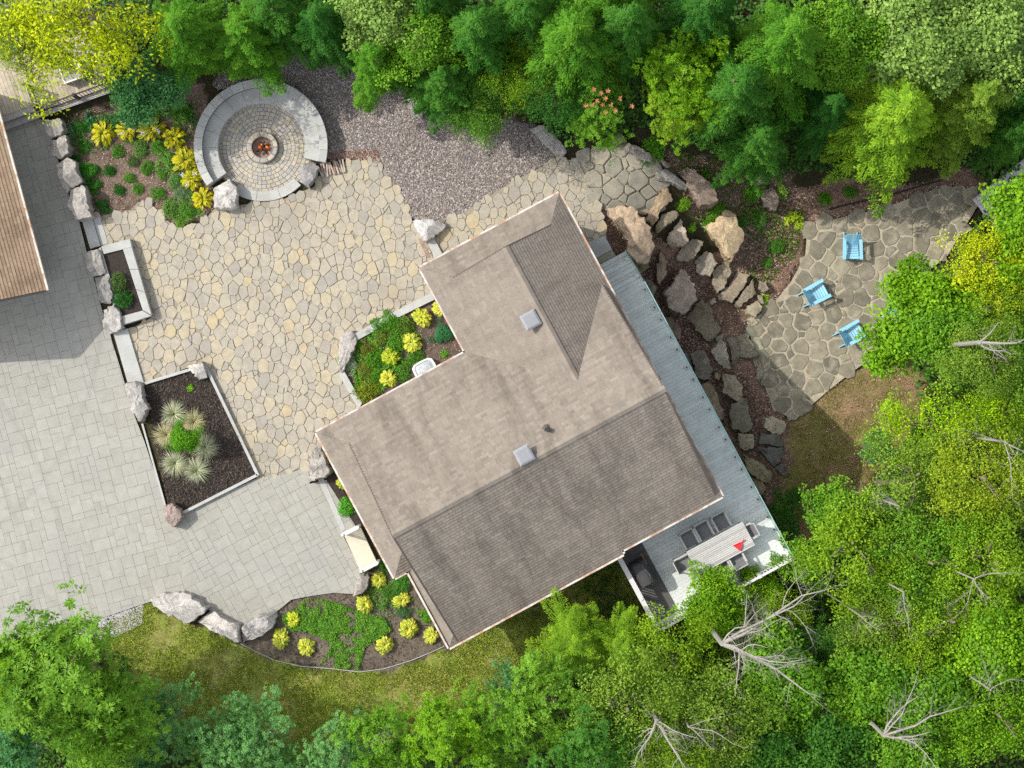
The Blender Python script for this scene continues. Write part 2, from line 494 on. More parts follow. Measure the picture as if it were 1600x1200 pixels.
P_LAWN_E = [(1236, 652), (1300, 606), (1380, 556), (1450, 590), (1440, 650), (1390, 730), (1320, 790), (1235, 860), (1205, 800), (1232, 720)]
P_LITTER = [(905, 300), (945, 300), (1000, 340), (1060, 400), (1110, 400), (1160, 360), (1215, 300), (1300, 285), (1430, 285), (1520, 262), (1560, 300), (1510, 330),
            (1262, 350), (1240, 440), (1190, 510), (1200, 620), (1232, 660), (1236, 720), (1210, 800), (1160, 730), (1050, 560), (960, 420)]
P_MOSS = [(1030, 230), (1120, 250), (1230, 260), (1262, 330), (1240, 400), (1190, 460), (1150, 420), (1080, 330)]
P_DARK = [(1000, 400), (1060, 400), (1100, 430), (1105, 540), (1150, 580), (1200, 640), (1180, 740), (1130, 660), (1050, 530), (985, 430)]
P_GRAVEL = [(395, 80), (460, 60), (560, 50), (640, 90), (760, 180), (860, 200), (885, 238), (830, 268), (765, 306), (735, 325), (698, 348), (655, 350), (640, 335),
            (628, 308), (610, 278), (590, 250), (545, 246), (512, 250), (512, 215), (495, 170), (455, 138), (410, 128), (340, 140), (330, 130), (350, 110)]
P_GRAVEL_S = [(108, 983), (170, 963), (224, 945), (222, 975), (190, 990), (130, 1015)]
P_MULCH = [(226, 602), (318, 570), (402, 742), (288, 800), (262, 785)]

def build_ground():
    xs = np.concatenate([np.linspace(-160, -26, 16), np.arange(-25, 25.01, .14), np.linspace(26, 160, 16)])
    ys = np.concatenate([np.linspace(-160, -20, 16), np.arange(-19, 19.01, .14), np.linspace(20, 160, 16)])
    X, Y = np.meshgrid(xs, ys)
    Z = zg(X, Y)
    PXX = 800 + X * FPX / (CAM_H - Z); PYY = 600 - Y * FPX / (CAM_H - Z)
    wx = PXX + 9 * (vnoise(X * 2.1, Y * 2.1, 1) - .5) * 2; wy = PYY + 9 * (vnoise(X * 2.1, Y * 2.1, 2) - .5) * 2
    C = np.zeros(X.shape + (3,))
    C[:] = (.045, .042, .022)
    n1 = vnoise(X * 1.1, Y * 1.1, 3)[..., None]; n2 = vnoise(X * 4, Y * 4, 4)[..., None]
    def paint(poly, c1, c2, warp=1.0):
        m = inpoly(PXX + (wx - PXX) * warp, PYY + (wy - PYY) * warp, poly)[..., None]
        t = np.clip((n1 * .6 + n2 * .4 - .3) * 2.2, 0, 1)
        C[:] = np.where(m, np.array(c1) * (1 - t) + np.array(c2) * t, C)
    paint(P_LAWN_S, (.19, .25, .045), (.27, .255, .085))
    paint(P_LITTER, (.17, .11, .082), (.28, .19, .14))
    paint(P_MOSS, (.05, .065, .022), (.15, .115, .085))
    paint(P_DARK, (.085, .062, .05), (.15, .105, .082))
    paint(P_LAWN_E, (.17, .16, .05), (.28, .19, .11))
    paint(P_BED_NW, (.15, .115, .09), (.20, .15, .12))
    paint(P_BED_S, (.12, .10, .078), (.18, .15, .12))
    paint(P_BED_H, (.10, .08, .07), (.15, .12, .10), .3)
    paint(P_GRAVEL, (.11, .085, .075), (.15, .12, .10))
    rough = (vnoise(X * 2.5, Y * 2.5, 6) - .5) * .10 + (vnoise(X * 7, Y * 7, 7) - .5) * .05
    paved = inpoly(PXX, PYY, P_PATIO) | inpoly(PXX, PYY, P_DRIVE) | inpoly(PXX, PYY, P_WALK) | inpoly(PXX, PYY, P_LOWER) | inpoly(PXX, PYY, P_GREY)
    for dx, dy in ((6, 0), (-6, 0), (0, 6), (0, -6)):
        for pl in (P_PATIO, P_DRIVE, P_WALK, P_LOWER, P_GREY):
            paved |= inpoly(PXX + dx, PYY + dy, pl)
    Z = Z + np.where(paved, -.06, rough * .6)
    gr = inpoly(PXX, PYY, P_GRAVEL); Z = np.where(gr & ~paved, Z - .03, Z)
    ny, nx = X.shape
    V = np.stack([X, Y, Z], -1).reshape(-1, 3)
    idx = np.arange(nx * ny).reshape(ny, nx)
    F = np.stack([idx[:-1, :-1], idx[:-1, 1:], idx[1:, 1:], idx[1:, :-1]], -1).reshape(-1, 4)
    m, nt, b = new_mat('ground')
    a = nt.nodes.new('ShaderNodeAttribute'); a.attribute_name = 'zone'
    n = tex(nt, 5, 6, .7, 'World'); nf = tex(nt, 34, 4, .75, 'World')
    c = mix(nt, .7, a.outputs['Color'], ramp(nt, n, [(.3, (.5, .5, .5)), (.7, (1.4, 1.4, 1.4))]), 'MULTIPLY')
    c = mix(nt, .7, c, ramp(nt, nf, [(.3, (.4, .4, .4)), (.7, (1.55, 1.5, 1.4))]), 'MULTIPLY')
    nt.links.new(c, b.inputs['Base Color']); b.inputs['Roughness'].default_value = .95; b.inputs['Specular IOR Level'].default_value = .1
    bump(nt, b, nf, .8, .03)
    me = raw_mesh('ground', V, F, m, smooth=True)
    ca = me.attributes.new('zone', 'FLOAT_COLOR', 'POINT')
    ca.data.foreach_set('color', np.concatenate([C.reshape(-1, 3), np.ones((nx * ny, 1))], 1).astype(np.float32).ravel())
    tag(link('ground', me), 'uneven earth of the yard falling to a lower terrace', kind='structure')
build_ground()

# ---------------------------------------------------------------- stone layouts
def clip_half(poly, nx, ny, d):
    out = []
    n = len(poly)
    for i in range(n):
        a = poly[i]; b = poly[(i + 1) % n]
        da = a[0] * nx + a[1] * ny - d; db = b[0] * nx + b[1] * ny - d
        if da <= 0: out.append(a)
        if (da < 0 < db) or (db < 0 < da):
            t = da / (da - db); out.append((a[0] + (b[0] - a[0]) * t, a[1] + (b[1] - a[1]) * t))
    return out

def clip_convex(poly, conv):
    n = len(conv)
    ar = sum(conv[i][0] * conv[(i + 1) % n][1] - conv[(i + 1) % n][0] * conv[i][1] for i in range(n))
    c = conv if ar > 0 else conv[::-1]
    for i in range(n):
        a = c[i]; b = c[(i + 1) % n]
        nx, ny = (b[1] - a[1]), -(b[0] - a[0])
        poly = clip_half(poly, nx, ny, a[0] * nx + a[1] * ny)
        if len(poly) < 3: return []
    return poly

def area(p):
    return abs(sum(p[i][0] * p[(i + 1) % len(p)][1] - p[(i + 1) % len(p)][0] * p[i][1] for i in range(len(p)))) / 2

def crazy(poly, rmin, rmax, seed, power=1.6):
    """irregular stone outlines (pixels) filling a polygon: cells of randomly sized sites"""
    rng = np.random.default_rng(seed)
    P = np.array(poly, float); lo = P.min(0) - 40; hi = P.max(0) + 40
    S = np.zeros((0, 2)); R = np.zeros(0)
    for rr in np.linspace(rmax, rmin, 9):
        k = int(500 * (rmax / rr) ** power)
        for _ in range(k * 3):
            c = lo + rng.random(2) * (hi - lo)
            if len(S) == 0 or (np.hypot(*(S - c).T) > (R + rr) * .80).all():
                if inpoly(c[0], c[1], [tuple(x) for x in P]) or rng.random() < .6:
                    S = np.vstack([S, c]); R = np.append(R, rr)
    out = []
    ins = inpoly(S[:, 0], S[:, 1], poly)
    for i in np.nonzero(ins)[0]:
        d = np.hypot(*(S - S[i]).T)
        nb = np.argsort(d)[1:26]
        cell = [(S[i][0] + 60 * math.cos(t), S[i][1] + 60 * math.sin(t)) for t in np.linspace(0, 2 * math.pi, 12, endpoint=False)]
        for j in nb:
            v = S[j] - S[i]; L = np.hypot(*v)
            if L > 110: break
            off = (L * L + R[i] ** 2 - R[j] ** 2) / (2 * L)
            n = v / L
            cell = clip_half(cell, n[0], n[1], n[0] * S[i][0] + n[1] * S[i][1] + off)
            if len(cell) < 3: break
        if len(cell) >= 3 and area(cell) > 30: out.append(cell)
    return out

def shrink_round(p, gap, rng=None, rough=0.0, cut=.22):
    """inset a convex outline by gap and knock its corners off"""
    n = len(p)
    q = [x for i, x in enumerate(p) if math.hypot(x[0] - p[i - 1][0], x[1] - p[i - 1][1]) > 1.2]
    if len(q) < 3: return None
    ar = sum(q[i][0] * q[(i + 1) % len(q)][1] - q[(i + 1) % len(q)][0] * q[i][1] for i in range(len(q)))
    if ar < 0: q = q[::-1]
    c = q
    for i in range(len(q)):
        a = q[i]; b = q[(i + 1) % len(q)]
        nx, ny = (b[1] - a[1]), -(b[0] - a[0]); L = math.hypot(nx, ny)
        nx /= L; ny /= L
        c = clip_half(c, nx, ny, a[0] * nx + a[1] * ny - gap)
        if len(c) < 3: return None
    out = []
    for i in range(len(c)):
        a = c[i]; b = c[(i + 1) % len(c)]
        for t in (cut, 1 - cut):
            x = a[0] + (b[0] - a[0]) * t; y = a[1] + (b[1] - a[1]) * t
            if rng is not None: x += rng.normal() * rough; y += rng.normal() * rough
            out.append((x, y))
    return out

def sheet(name, poly_px, z, mat, label, shrink=0.0, zf=None):
    """a flat bed under paving: one n-gon, or a draped fan when it follows the slope"""
    mb = MB()
    pts = [W(x, y, z) for x, y in poly_px]
    mb.add(pts[::-1], [tuple(range(len(pts)))])
    return mb.build(name, mat, label=label, kind='structure')

def lay(parent, polys_world, name, mat, zf, thick, rng, limit=300, stuff='pavers', inset=.012, drop=.008, tilt=.004, rndf=None):
    """stones as parts: the largest ones each an object, the rest joined"""
    polys_world = sorted(polys_world, key=area, reverse=True)
    rest = MB()
    for i, p in enumerate(polys_world):
        rv = float(rng.random()) if rndf is None else rndf(p, rng)
        tx, ty, dz = rng.normal() * tilt, rng.normal() * tilt, rng.random() * .006
        cx = sum(q[0] for q in p) / len(p); cy = sum(q[1] for q in p) / len(p)
        top = lambda x, y: zf(x, y) + dz + (x - cx) * tx + (y - cy) * ty
        bot = lambda x, y: zf(x, y) - thick
        if i < limit:
            mb = MB(); mb.prism(p, bot, top, rv, inset, drop); mb.build(name, mat, parent)
        else:
            rest.prism(p, bot, top, rv, inset, drop)
    if rest.v:
        rest.build(stuff, mat, parent, kind='stuff')

rngp = np.random.default_rng(11)
# ---- upper patio of tan paving
patio = sheet('patio', P_PATIO, .012, MAT['joint'], 'tan crazy paving terrace in front of the house')
cells = [shrink_round([(x, y * 1.3) for x, y in c], .25, rngp, .3, .08) for c in crazy([(x, y / 1.3) for x, y in P_PATIO], 2.9, 8.8, 3, 1.9)]
def patio_tone(p, rng):
    return float(np.clip(rng.normal(.45, .22), 0, 1))
lay(patio, [PXY(c) for c in cells if c], 'paving_stone', MAT['patio_stone'], lambda x, y: .045, .04, rngp, 300, 'paving_stones', .016, .010, rndf=patio_tone)

# ---- driveway and walk of pale rectangular pavers
def rect_layout(poly, ang, unit, seed):
    rng = np.random.default_rng(seed)
    ca, sa = math.cos(ang), math.sin(ang)
    P = [(x * ca + y * sa, -x * sa + y * ca) for x, y in poly]
    x0 = min(p[0] for p in P); x1 = max(p[0] for p in P); y0 = min(p[1] for p in P); y1 = max(p[1] for p in P)
    nx = int((x1 - x0) / unit) + 4; ny = int((y1 - y0) / unit) + 4
    occ = np.zeros((nx, ny), bool); out = []
    sizes = [(2, 2), (3, 2), (2, 3), (2, 2), (2, 1), (1, 2), (3, 2), (2, 2)]
    for j in range(ny):
        for i in range(nx):
            if occ[i, j]: continue
            opts = [sizes[k] for k in rng.permutation(len(sizes))] + [(1, 1)]
            for w, h in opts:
                if i + w <= nx and j + h <= ny and not occ[i:i + w, j:j + h].any():
                    occ[i:i + w, j:j + h] = True
                    g = .14
                    r = [(x0 + (i) * unit + g, y0 + j * unit + g), (x0 + (i + w) * unit - g, y0 + j * unit + g), (x0 + (i + w) * unit - g, y0 + (j + h) * unit - g), (x0 + i * unit + g, y0 + (j + h) * unit - g)]
                    ins = inpoly(np.array([q[0] for q in r]), np.array([q[1] for q in r]), P)
                    if ins.all(): c = r
                    elif ins.any(): c = clip_convex(P, r)
                    else: c = None
                    if c and len(c) >= 3 and area(c) > 12:
                        out.append([(a * ca - b * sa, a * sa + b * ca) for a, b in c])
                    break
    return out
drive = sheet('driveway', P_DRIVE, .008, MAT['paver_joint'], 'pale grey paved driveway between the garage and the planters')
lay(drive, [PXY(c) for c in rect_layout(P_DRIVE, math.radians(-15), 9.3, 5)], 'paver', MAT['paver'], lambda x, y: .04, .035, rngp, 300, 'pavers', .008, .002, .001)
walk = sheet('walkway', P_WALK, .004, MAT['paver_joint'], 'pale paved walk leading to the front porch')
lay(walk, [PXY(c) for c in rect_layout(P_WALK, math.radians(-28.5), 9.0, 6)], 'paver', MAT['paver'], lambda x, y: .04, .035, rngp, 300, 'pavers', .008, .002, .001)

# ---- lower terrace of dark flagstones in pale joints
low = sheet('lower_patio', P_LOWER, LOW + .05, MAT['flag_joint'], 'dark flagstone terrace below the boulder steps')
cl = [shrink_round(c, 1.15, rngp, 1.0, .13) for c in crazy(P_LOWER, 6.0, 14.5, 9, 1.5)]
lay(low, [[W(x, y, LOW)[:2] for x, y in c] for c in cl if c and area(c) > 40], 'flagstone', MAT['flag'], lambda x, y: LOW + .075, .05, rngp, 300, 'flagstones', .03, .012)

# ---- grey flagstones at the head of the steps (follow the falling ground)
def drape(px, py): return G(px, py)[:2]
gb = MB()
gp = [G(x, y, .0) for x, y in P_GREY]
gc = G(970, 285, .02)
gb.add(gp + [gc], [(len(gp), (i + 1) % len(gp), i) for i in range(len(gp))])
head = gb.build('flagstone_landing', MAT['flag_joint'], label='grey flagstone landing at the head of the boulder steps', kind='structure')
gcell = [shrink_round(c, .8, rngp, .5, .14) for c in crazy(P_GREY, 6.5, 16, 14, 1.2)]
lay(head, [[drape(x, y) for x, y in c] for c in gcell if c], 'flagstone', MAT['grey_flag'], lambda x, y: float(zg(x, y)) + .07, .14, rngp, 300, 'flagstones', .03, .015)

# ---- scattered small stuff: quads and pebbles in one mesh each
def pts_in(poly, n, seed, z0=0.0):
    rng = np.random.default_rng(seed)
    P = np.array(poly, float); lo = P.min(0); hi = P.max(0)
    res = np.zeros((0, 2))
    while len(res) < n:
        c = lo + rng.random((n * 2, 2)) * (hi - lo)
        res = np.vstack([res, c[inpoly(c[:, 0], c[:, 1], poly)]])
    res = res[:n]
    z = np.zeros(n)
    for _ in range(4):
        X = (res[:, 0] - 800) * (CAM_H - z) / FPX; Y = (600 - res[:, 1]) * (CAM_H - z) / FPX
        z = zg(X, Y) + z0
    return X, Y, z

def flakes(name, mat, X, Y, Z, size, seed, tilt=.35, asp=.6, up=.02, parent=None, label=None, color=None, thick=None):
    rng = np.random.default_rng(seed)
    n = len(X); a = rng.random(n) * 6.283; L = size * (.5 + rng.random(n))
    D = np.stack([np.cos(a), np.sin(a), rng.normal(0, tilt, n)], -1)
    S = np.stack([-np.sin(a), np.cos(a), rng.normal(0, tilt, n)], -1)
    P = np.stack([X, Y, Z + up * rng.random(n) * 2], -1)
    hl = (L / 2)[:, None]; hw = hl * asp
    V = np.stack([P - D * hl, P - S * hw, P + D * hl, P + S * hw], 1).reshape(-1, 3)
    F = np.arange(4 * n).reshape(n, 4)
    o = link(name, raw_mesh(name, V, F, mat, rng.random(n)), parent)
    if color: o.color = (*color, 1)
    return tag(o, label, kind='stuff')

def pebbles(name, mat, X, Y, Z, size, seed, label):
    rng = np.random.default_rng(seed); n = len(X)
    base = np.array([(1, 0, 0), (.4, .9, .1), (-.7, .6, -.1), (-.9, -.4, .1), (.1, -1, 0), (.1, .05, .75)])
    fs = np.array([(0, 1, 5), (1, 2, 5), (2, 3, 5), (3, 4, 5), (4, 0, 5)])
    s = size * (.55 + rng.random(n) ** 2 * 1.1); a = rng.random(n) * 6.283
    q = base[None] + rng.normal(0, .18, (n, 6, 3))
    q = q * s[:, None, None] * .5
    ca, sa = np.cos(a)[:, None], np.sin(a)[:, None]
    V = np.stack([q[..., 0] * ca - q[..., 1] * sa, q[..., 0] * sa + q[..., 1] * ca, q[..., 2]], -1) + np.stack([X, Y, Z], -1)[:, None]
    F = (fs[None] + (np.arange(n) * 6)[:, None, None]).reshape(-1, 3)
    rr = np.repeat(rng.random(n), 5)
    return tag(link(name, raw_mesh(name, V.reshape(-1, 3), F, mat, rr)), label, kind='stuff')

gv = MB()
gv.add([G(x, y, -.012) for x, y in P_GRAVEL][::-1], [tuple(range(len(P_GRAVEL)))])
gv.build('gravel_bed', MAT['gravel_base'], label='bed of mixed purple grey gravel behind the fire pit', kind='structure')
pebbles('gravel', MAT['pebble'], *pts_in(P_GRAVEL, 42000, 21), .052, 22, 'loose purple grey and white pebbles covering the gravel bed')
x, y, z = pts_in(P_GRAVEL_S, 3500, 23)
pebbles('gravel', plain('grey_gravel', (.42, .41, .40), .9, 20, .4), x, y, z + .015, .05, 24, 'small grey gravel strip at the driveway edge')
flakes('leaf_litter', MAT['litter'], *pts_in(P_LITTER, 17000, 25), .075, 26, label='reddish brown fallen leaves and bark among the boulders')
flakes('leaf_litter', MAT['litter'], *pts_in(P_MOSS, 5000, 27), .07, 28, label='fallen leaves on the mossy slope under the trees')
flakes('leaf_litter', MAT['litter'], *pts_in(P_LAWN_E, 2600, 29), .06, 30, label='fallen leaves on the patchy grass beside the flagstones')
flakes('leaf_litter', MAT['litter'], *pts_in(P_BED_NW, 5200, 31), .055, 32, label='bark chips in the bed of yellow hostas')
flakes('bark_mulch', MAT['mulch_chip'], *pts_in(P_BED_S, 3200, 33), .06, 34, label='dark bark mulch in the curved bed')
flakes('bark_mulch', MAT['litter'], *pts_in(P_BED_H, 2600, 35), .05, 36, label='bark mulch in the bed by the house')
flakes('bark_mulch', MAT['litter'], *pts_in(P_DARK, 5000, 37), .06, 38, label='brown bark and leaves between the boulders by the deck')
flakes('leaf_litter', MAT['litter'], *pts_in(P_LAWN_S, 1500, 43), .06, 44, label='scattered dry leaves on the lawn')
# twigs and rusty needles gathered at the gravel's edge
flakes('leaf_litter', MAT['litter'], *pts_in([(520, 235), (590, 235), (595, 252), (545, 248), (515, 252)], 900, 39), .07, 40, label='rusty needles gathered beside the brick edging')

def blades(name, X, Y, Z, size, seed, color, label, tilt=.9, w=.16):
    """short grass: thin upright blades"""
    rng = np.random.default_rng(seed); n = len(X)
    a = rng.random(n) * 6.283; L = size * (.5 + rng.random(n))
    lean = rng.random(n) * tilt
    D = np.stack([np.cos(a) * lean, np.sin(a) * lean, np.ones(n) * .55], -1); D /= np.linalg.norm(D, axis=1)[:, None]
    S = np.stack([-np.sin(a), np.cos(a), np.zeros(n)], -1)
    P = np.stack([X, Y, Z], -1); hw = (L * w)[:, None]
    V = np.stack([P - S * hw, P + S * hw, P + D * L[:, None] + S * hw * .3, P + D * L[:, None] - S * hw * .3], 1).reshape(-1, 3)
    F = np.arange(4 * n).reshape(n, 4)
    o = link(name, raw_mesh(name, V, F, MAT['grass'], rng.random(n)))
    o.color = (*color, 1)
    return tag(o, label, kind='stuff')
def patchy(poly, n, seed, thr, fs=1.3):
    X, Y, Z = pts_in(poly, n, seed)
    k = vnoise(X * fs, Y * fs, seed) * .65 + vnoise(X * fs * 3.5, Y * fs * 3.5, seed + 1) * .35 + .30 * (np.random.default_rng(seed + 9).random(n) - .5) > thr
    return X[k], Y[k], Z[k]
blades('grass', *patchy(P_LAWN_S, 90000, 51, .36), .075, 52, (.24, .32, .04), 'patchy green lawn below the curved bed')
blades('grass', *patchy(P_LAWN_S, 12000, 53, .55), .07, 54, (.42, .42, .05), 'yellowish moss and dry grass patches in the lawn')
blades('grass', *patchy(P_LAWN_E, 15000, 55, .45), .06, 56, (.22, .25, .04), 'thin dry grass beside the flagstone terrace')
blades('grass', *patchy(P_MOSS, 9000, 57, .56, 1.6), .12, 58, (.10, .22, .02), 'green weeds scattered over the mossy slope')
# ================================================================ HOUSE
EV = 3.0                                    # eave height over the yard
UL, UR, UB = -7.33, 4.94, -6.77             # outer roof edges along U: west skirt, east, south-west bump
RKL, RKR = -6.37, 4.74                      # rakes of the main gable
VN, VR_, VS, VS2 = -1.87, 2.745, 7.45, 7.60 # north-west eave, ridge, south-east eaves
ZR = 6.0
SN = (ZR - EV) / (VR_ - VN); SS = (ZR - EV) / (VS - VR_)
U2L, U2R, VT, VG = -0.97, 2.16, -5.47, -4.52 # wing: west eave, ridge, north eave, gable line
Z2 = EV + SN * (1.02 - VN)
S2L = (Z2 - EV) / (U2R - U2L); S2R = (Z2 - EV) / (UR - U2R)

house = empty('house', H(-1, 2, 0), 'tan house under a brown shingled roof of crossing gables', 'house')
roof_mb = MB()

def roof_piece(sh, pts, e, origin, slope, upd, expo=.128, tabw=.26, seed=0, th=.030, gap=.002):
    """lay shingle tabs on a convex plan polygon. pts: (U, V). e: unit eave direction and upd: unit up-slope direction in (U, V);
    height = origin height + slope * distance up the slope from the origin"""
    rng = np.random.default_rng(seed)
    o, z0 = origin
    c = math.sqrt(1 + slope * slope)
    ab = [((p[0] - o[0]) * e[0] + (p[1] - o[1]) * e[1], ((p[0] - o[0]) * upd[0] + (p[1] - o[1]) * upd[1]) * c) for p in pts]
    nrm_plan = (-upd[0] * slope / c, -upd[1] * slope / c, 1 / c)
    def to3(a, b, h):
        d = b / c
        U = o[0] + e[0] * a + upd[0] * d + nrm_plan[0] * h; V = o[1] + e[1] * a + upd[1] * d + nrm_plan[1] * h
        return H(U, V, z0 + slope * d + nrm_plan[2] * h)
    roof_mb.add([to3(a, b, -.01) for a, b in ab], [tuple(range(len(ab)))])
    a0 = min(p[0] for p in ab); a1 = max(p[0] for p in ab); b0 = min(p[1] for p in ab); b1 = max(p[1] for p in ab)
    j = math.floor(b0 / expo)
    while j * expo < b1:
        r2 = np.random.default_rng(1000 * seed + j + 50)
        a = math.floor(a0 / 5) * 5 - r2.random() * tabw
        rowr = r2.normal() * .06
        while a < a1:
            w = tabw * (.55 + .9 * r2.random()); tr = float(np.clip(r2.normal(.5, .22) + rowr, 0, 1)); hh = th * (.88 + .24 * r2.random())
            if a + w > a0:
                q = clip_convex([(a + gap, j * expo), (a + w - gap, j * expo), (a + w - gap, (j + 1) * expo + .01), (a + gap, (j + 1) * expo + .01)], ab)
                if len(q) >= 3:
                    top = [to3(x, y, hh * max(0, 1 - (y - j * expo) / expo) + .004) for x, y in q]
                    F = [tuple(range(len(q)))]; Vv = list(top)
                    for i in range(len(q)):
                        i2 = (i + 1) % len(q)
                        if abs(q[i][1] - j * expo) < 1e-6 and abs(q[i2][1] - j * expo) < 1e-6:
                            k = len(Vv); Vv += [to3(*q[i], -.005), to3(*q[i2], -.005)]
                            F.append((i, k, k + 1, i2))
                    sh.add(Vv, F, tr)
            a += w
        j += 1
sh1, sh2 = MB(), MB()
EU, EVv = (1, 0), (0, 1)
# north-west slope (three convex pieces), south-east slope
oN = ((0, VN), EV)
for k, pts in enumerate([[(UL, VN), (RKL, VN), (RKL, VN + .96)],
                         [(RKL, VN), (U2L, VN), (U2R, 1.02), (U2R, VR_), (RKL, VR_)],
                         [(U2R, 1.02), (RKR, VN + .2), (RKR, VR_), (U2R, VR_)]]):
    roof_piece(sh1, pts, EU, oN, SN, (0, 1), seed=1)
oS = ((0, VS), EV)
for pts in [[(RKL, VR_), (RKR, VR_), (RKR, VS), (.65, VS), (RKL, VS)],
            [(RKL, VS), (.65, VS), (.65, VS2), (RKL, VS2)],
            [(UB, VS2), (RKL, VS2 - .4), (RKL, VS2)],
            [(RKR, VS - .2), (UR, VS), (RKR, VS)]]:
    roof_piece(sh1, pts, (1, 0), oS, SS, (0, -1), seed=2, th=.017, gap=.004)
# skirts at the gable ends
ss = .62 / .96
roof_piece(sh2, [(UL, VN), (UL, 4.32), (RKL, 3.36), (RKL, VN + .96)], (0, 1), ((UL, 0), EV), ss, (1, 0), seed=3, th=.02)
roof_piece(sh1, [(UL, 4.32), (RKL, 4.32), (RKL, 3.36)], (1, 0), ((0, 4.32), EV), ss, (0, -1), seed=4)
roof_piece(sh2, [(UB, 4.32), (UB, VS2), (RKL, VS2 - .4), (RKL, 4.32)], (0, 1), ((UB, 0), EV - .1), .65, (1, 0), seed=5, th=.02)
roof_piece(sh2, [(UR, VN), (UR, VS), (RKR, VS - .2), (RKR, VN + .2)], (0, 1), ((UR, 0), EV), .65, (-1, 0), seed=6, th=.02)
# wing slopes
for pts in [[(U2L, VT), (U2L, VN), (-.02, VN), (-.02, VG)], [(-.02, VG), (-.02, VN), (U2R, VN), (U2R, VG)], [(U2L, VN), (U2R, 1.02), (U2R, VN)]]:
    roof_piece(sh2, pts, (0, 1), ((U2L, 0), EV), S2L, (1, 0), seed=7)
for pts in [[(UR, VT), (UR, VN), (4.04, VN), (4.04, VG)], [(4.04, VG), (4.04, VN), (U2R, VN), (U2R, VG)], [(UR, VN), (U2R, 1.02), (U2R, VN)]]:
    roof_piece(sh2, pts, (0, 1), ((UR, 0), EV), S2R, (-1, 0), seed=8, th=.017, gap=.004)
roof_piece(sh1, [(U2L, VT), (UR, VT), (4.04, VG), (-.02, VG)], (1, 0), ((0, VT), EV), .60, (0, 1), seed=9, th=.02)
roof = roof_mb.build('roof', MAT['roof_under'], house)
sh1.build('shingles', MAT['shingle'], roof, kind='stuff')
sh2.build('shingles', MAT['shingle2'], roof, kind='stuff')
# ridge and hip caps, valley flashing
def caps(name, p0, p1, mat, w=.26, step=.2, seed=0, lift=.03):
    mb = MB(); p0 = Vector(p0); p1 = Vector(p1); d = p1 - p0; n = max(1, int(d.length / step)); rng = np.random.default_rng(seed)
    s = Vector((0, 0, 1)).cross(d).normalized()
    for i in range(n):
        a = p0 + d * (i / n) + Vector((0, 0, lift + .012)); b = p0 + d * ((i + 1.15) / n) + Vector((0, 0, lift))
        mb.add([a, b, b + s * w / 2 - Vector((0, 0, .06)), a + s * w / 2 - Vector((0, 0, .07)), b - s * w / 2 - Vector((0, 0, .06)), a - s * w / 2 - Vector((0, 0, .07))],
               [(0, 1, 2, 3), (1, 0, 5, 4)], float(np.clip(rng.normal(.5, .2), 0, 1)))
    return mb.build(name, mat, roof)
caps('ridge_cap', H(RKL, VR_, ZR), H(RKR, VR_, ZR), MAT['shingle'], seed=1)
caps('ridge_cap', H(U2R, VG, Z2), H(U2R, 1.0, Z2), MAT['shingle2'], seed=2)
for a, b in [((UL, VN, EV), (RKL, VN + .96, EV + .62)), ((UL, 4.32, EV), (RKL, 3.36, EV + .62)), ((UB, VS2, EV - .1), (RKL, VS2 - .4, EV + .16)),
             ((U2L, VT, EV), (-.02, VG, EV + .57)), ((UR, VT, EV), (4.04, VG, EV + .57))]:
    caps('hip_cap', H(*a), H(*b), MAT['shingle'], .2, seed=3, lift=.02)
# rake overhangs: a thin dark edge board along each rake
def strip(name, p0, p1, w, t, mat, parent, up=(0, 0, 1)):
    mb = MB(); mb.bar(p0, p1, w, t, up); return mb.build(name, mat, parent)
for p0, p1 in [((RKL, VN + .96, EV + SN * .96), (RKL, VR_, ZR)), ((RKL, VR_, ZR), (RKL, VS2 - .1, EV - .03)), ((RKR, VN + .25, EV + SN * .25), (RKR, VR_, ZR)), ((RKR, VR_, ZR), (RKR, VS - .2, EV + .13)),
               ((-.02, VG, EV + .57), (U2R, VG, Z2)), ((U2R, VG, Z2), (4.04, VG, EV + .6))]:
    a, b = Vector(H(*p0)), Vector(H(*p1))
    strip('rake_board', a - Vector((0, 0, .07)), b - Vector((0, 0, .07)), .06, .16, MAT['roof_under'], roof)
# fascia and drip edge round the eaves
for p0, p1 in [((UL, VN), (U2L, VN)), ((U2L, VN), (U2L, VT)), ((U2L, VT), (UR, VT)), ((UR, VT), (UR, VS)), ((UR, VS), (.65, VS)), ((.65, VS), (.65, VS2)),
               ((.65, VS2), (UB, VS2)), ((UB, VS2), (UB, 4.32)), ((UB, 4.32), (UL, 4.32)), ((UL, 4.32), (UL, VN))]:
    d = (p1[0] - p0[0], p1[1] - p0[1]); L = math.hypot(*d); n = (-d[1] / L, d[0] / L)
    # outward side: away from the roof's middle
    mx, my = (p0[0] + p1[0]) / 2, (p0[1] + p1[1]) / 2
    test = (mx + n[0] * .2, my + n[1] * .2)
    inside = inpoly(np.array([test[0]]), np.array([test[1]]), [(UL, VN), (U2L, VN), (U2L, VT), (UR, VT), (UR, VS), (.65, VS), (.65, VS2), (UB, VS2), (UB, 4.32), (UL, 4.32)])[0]
    sg = -1 if inside else 1
    off = .045 * sg
    a = H(p0[0] + n[0] * off, p0[1] + n[1] * off, EV - .07); b = H(p1[0] + n[0] * off, p1[1] + n[1] * off, EV - .07)
    strip('fascia', a, b, .07, .17, MAT['fascia'], house)
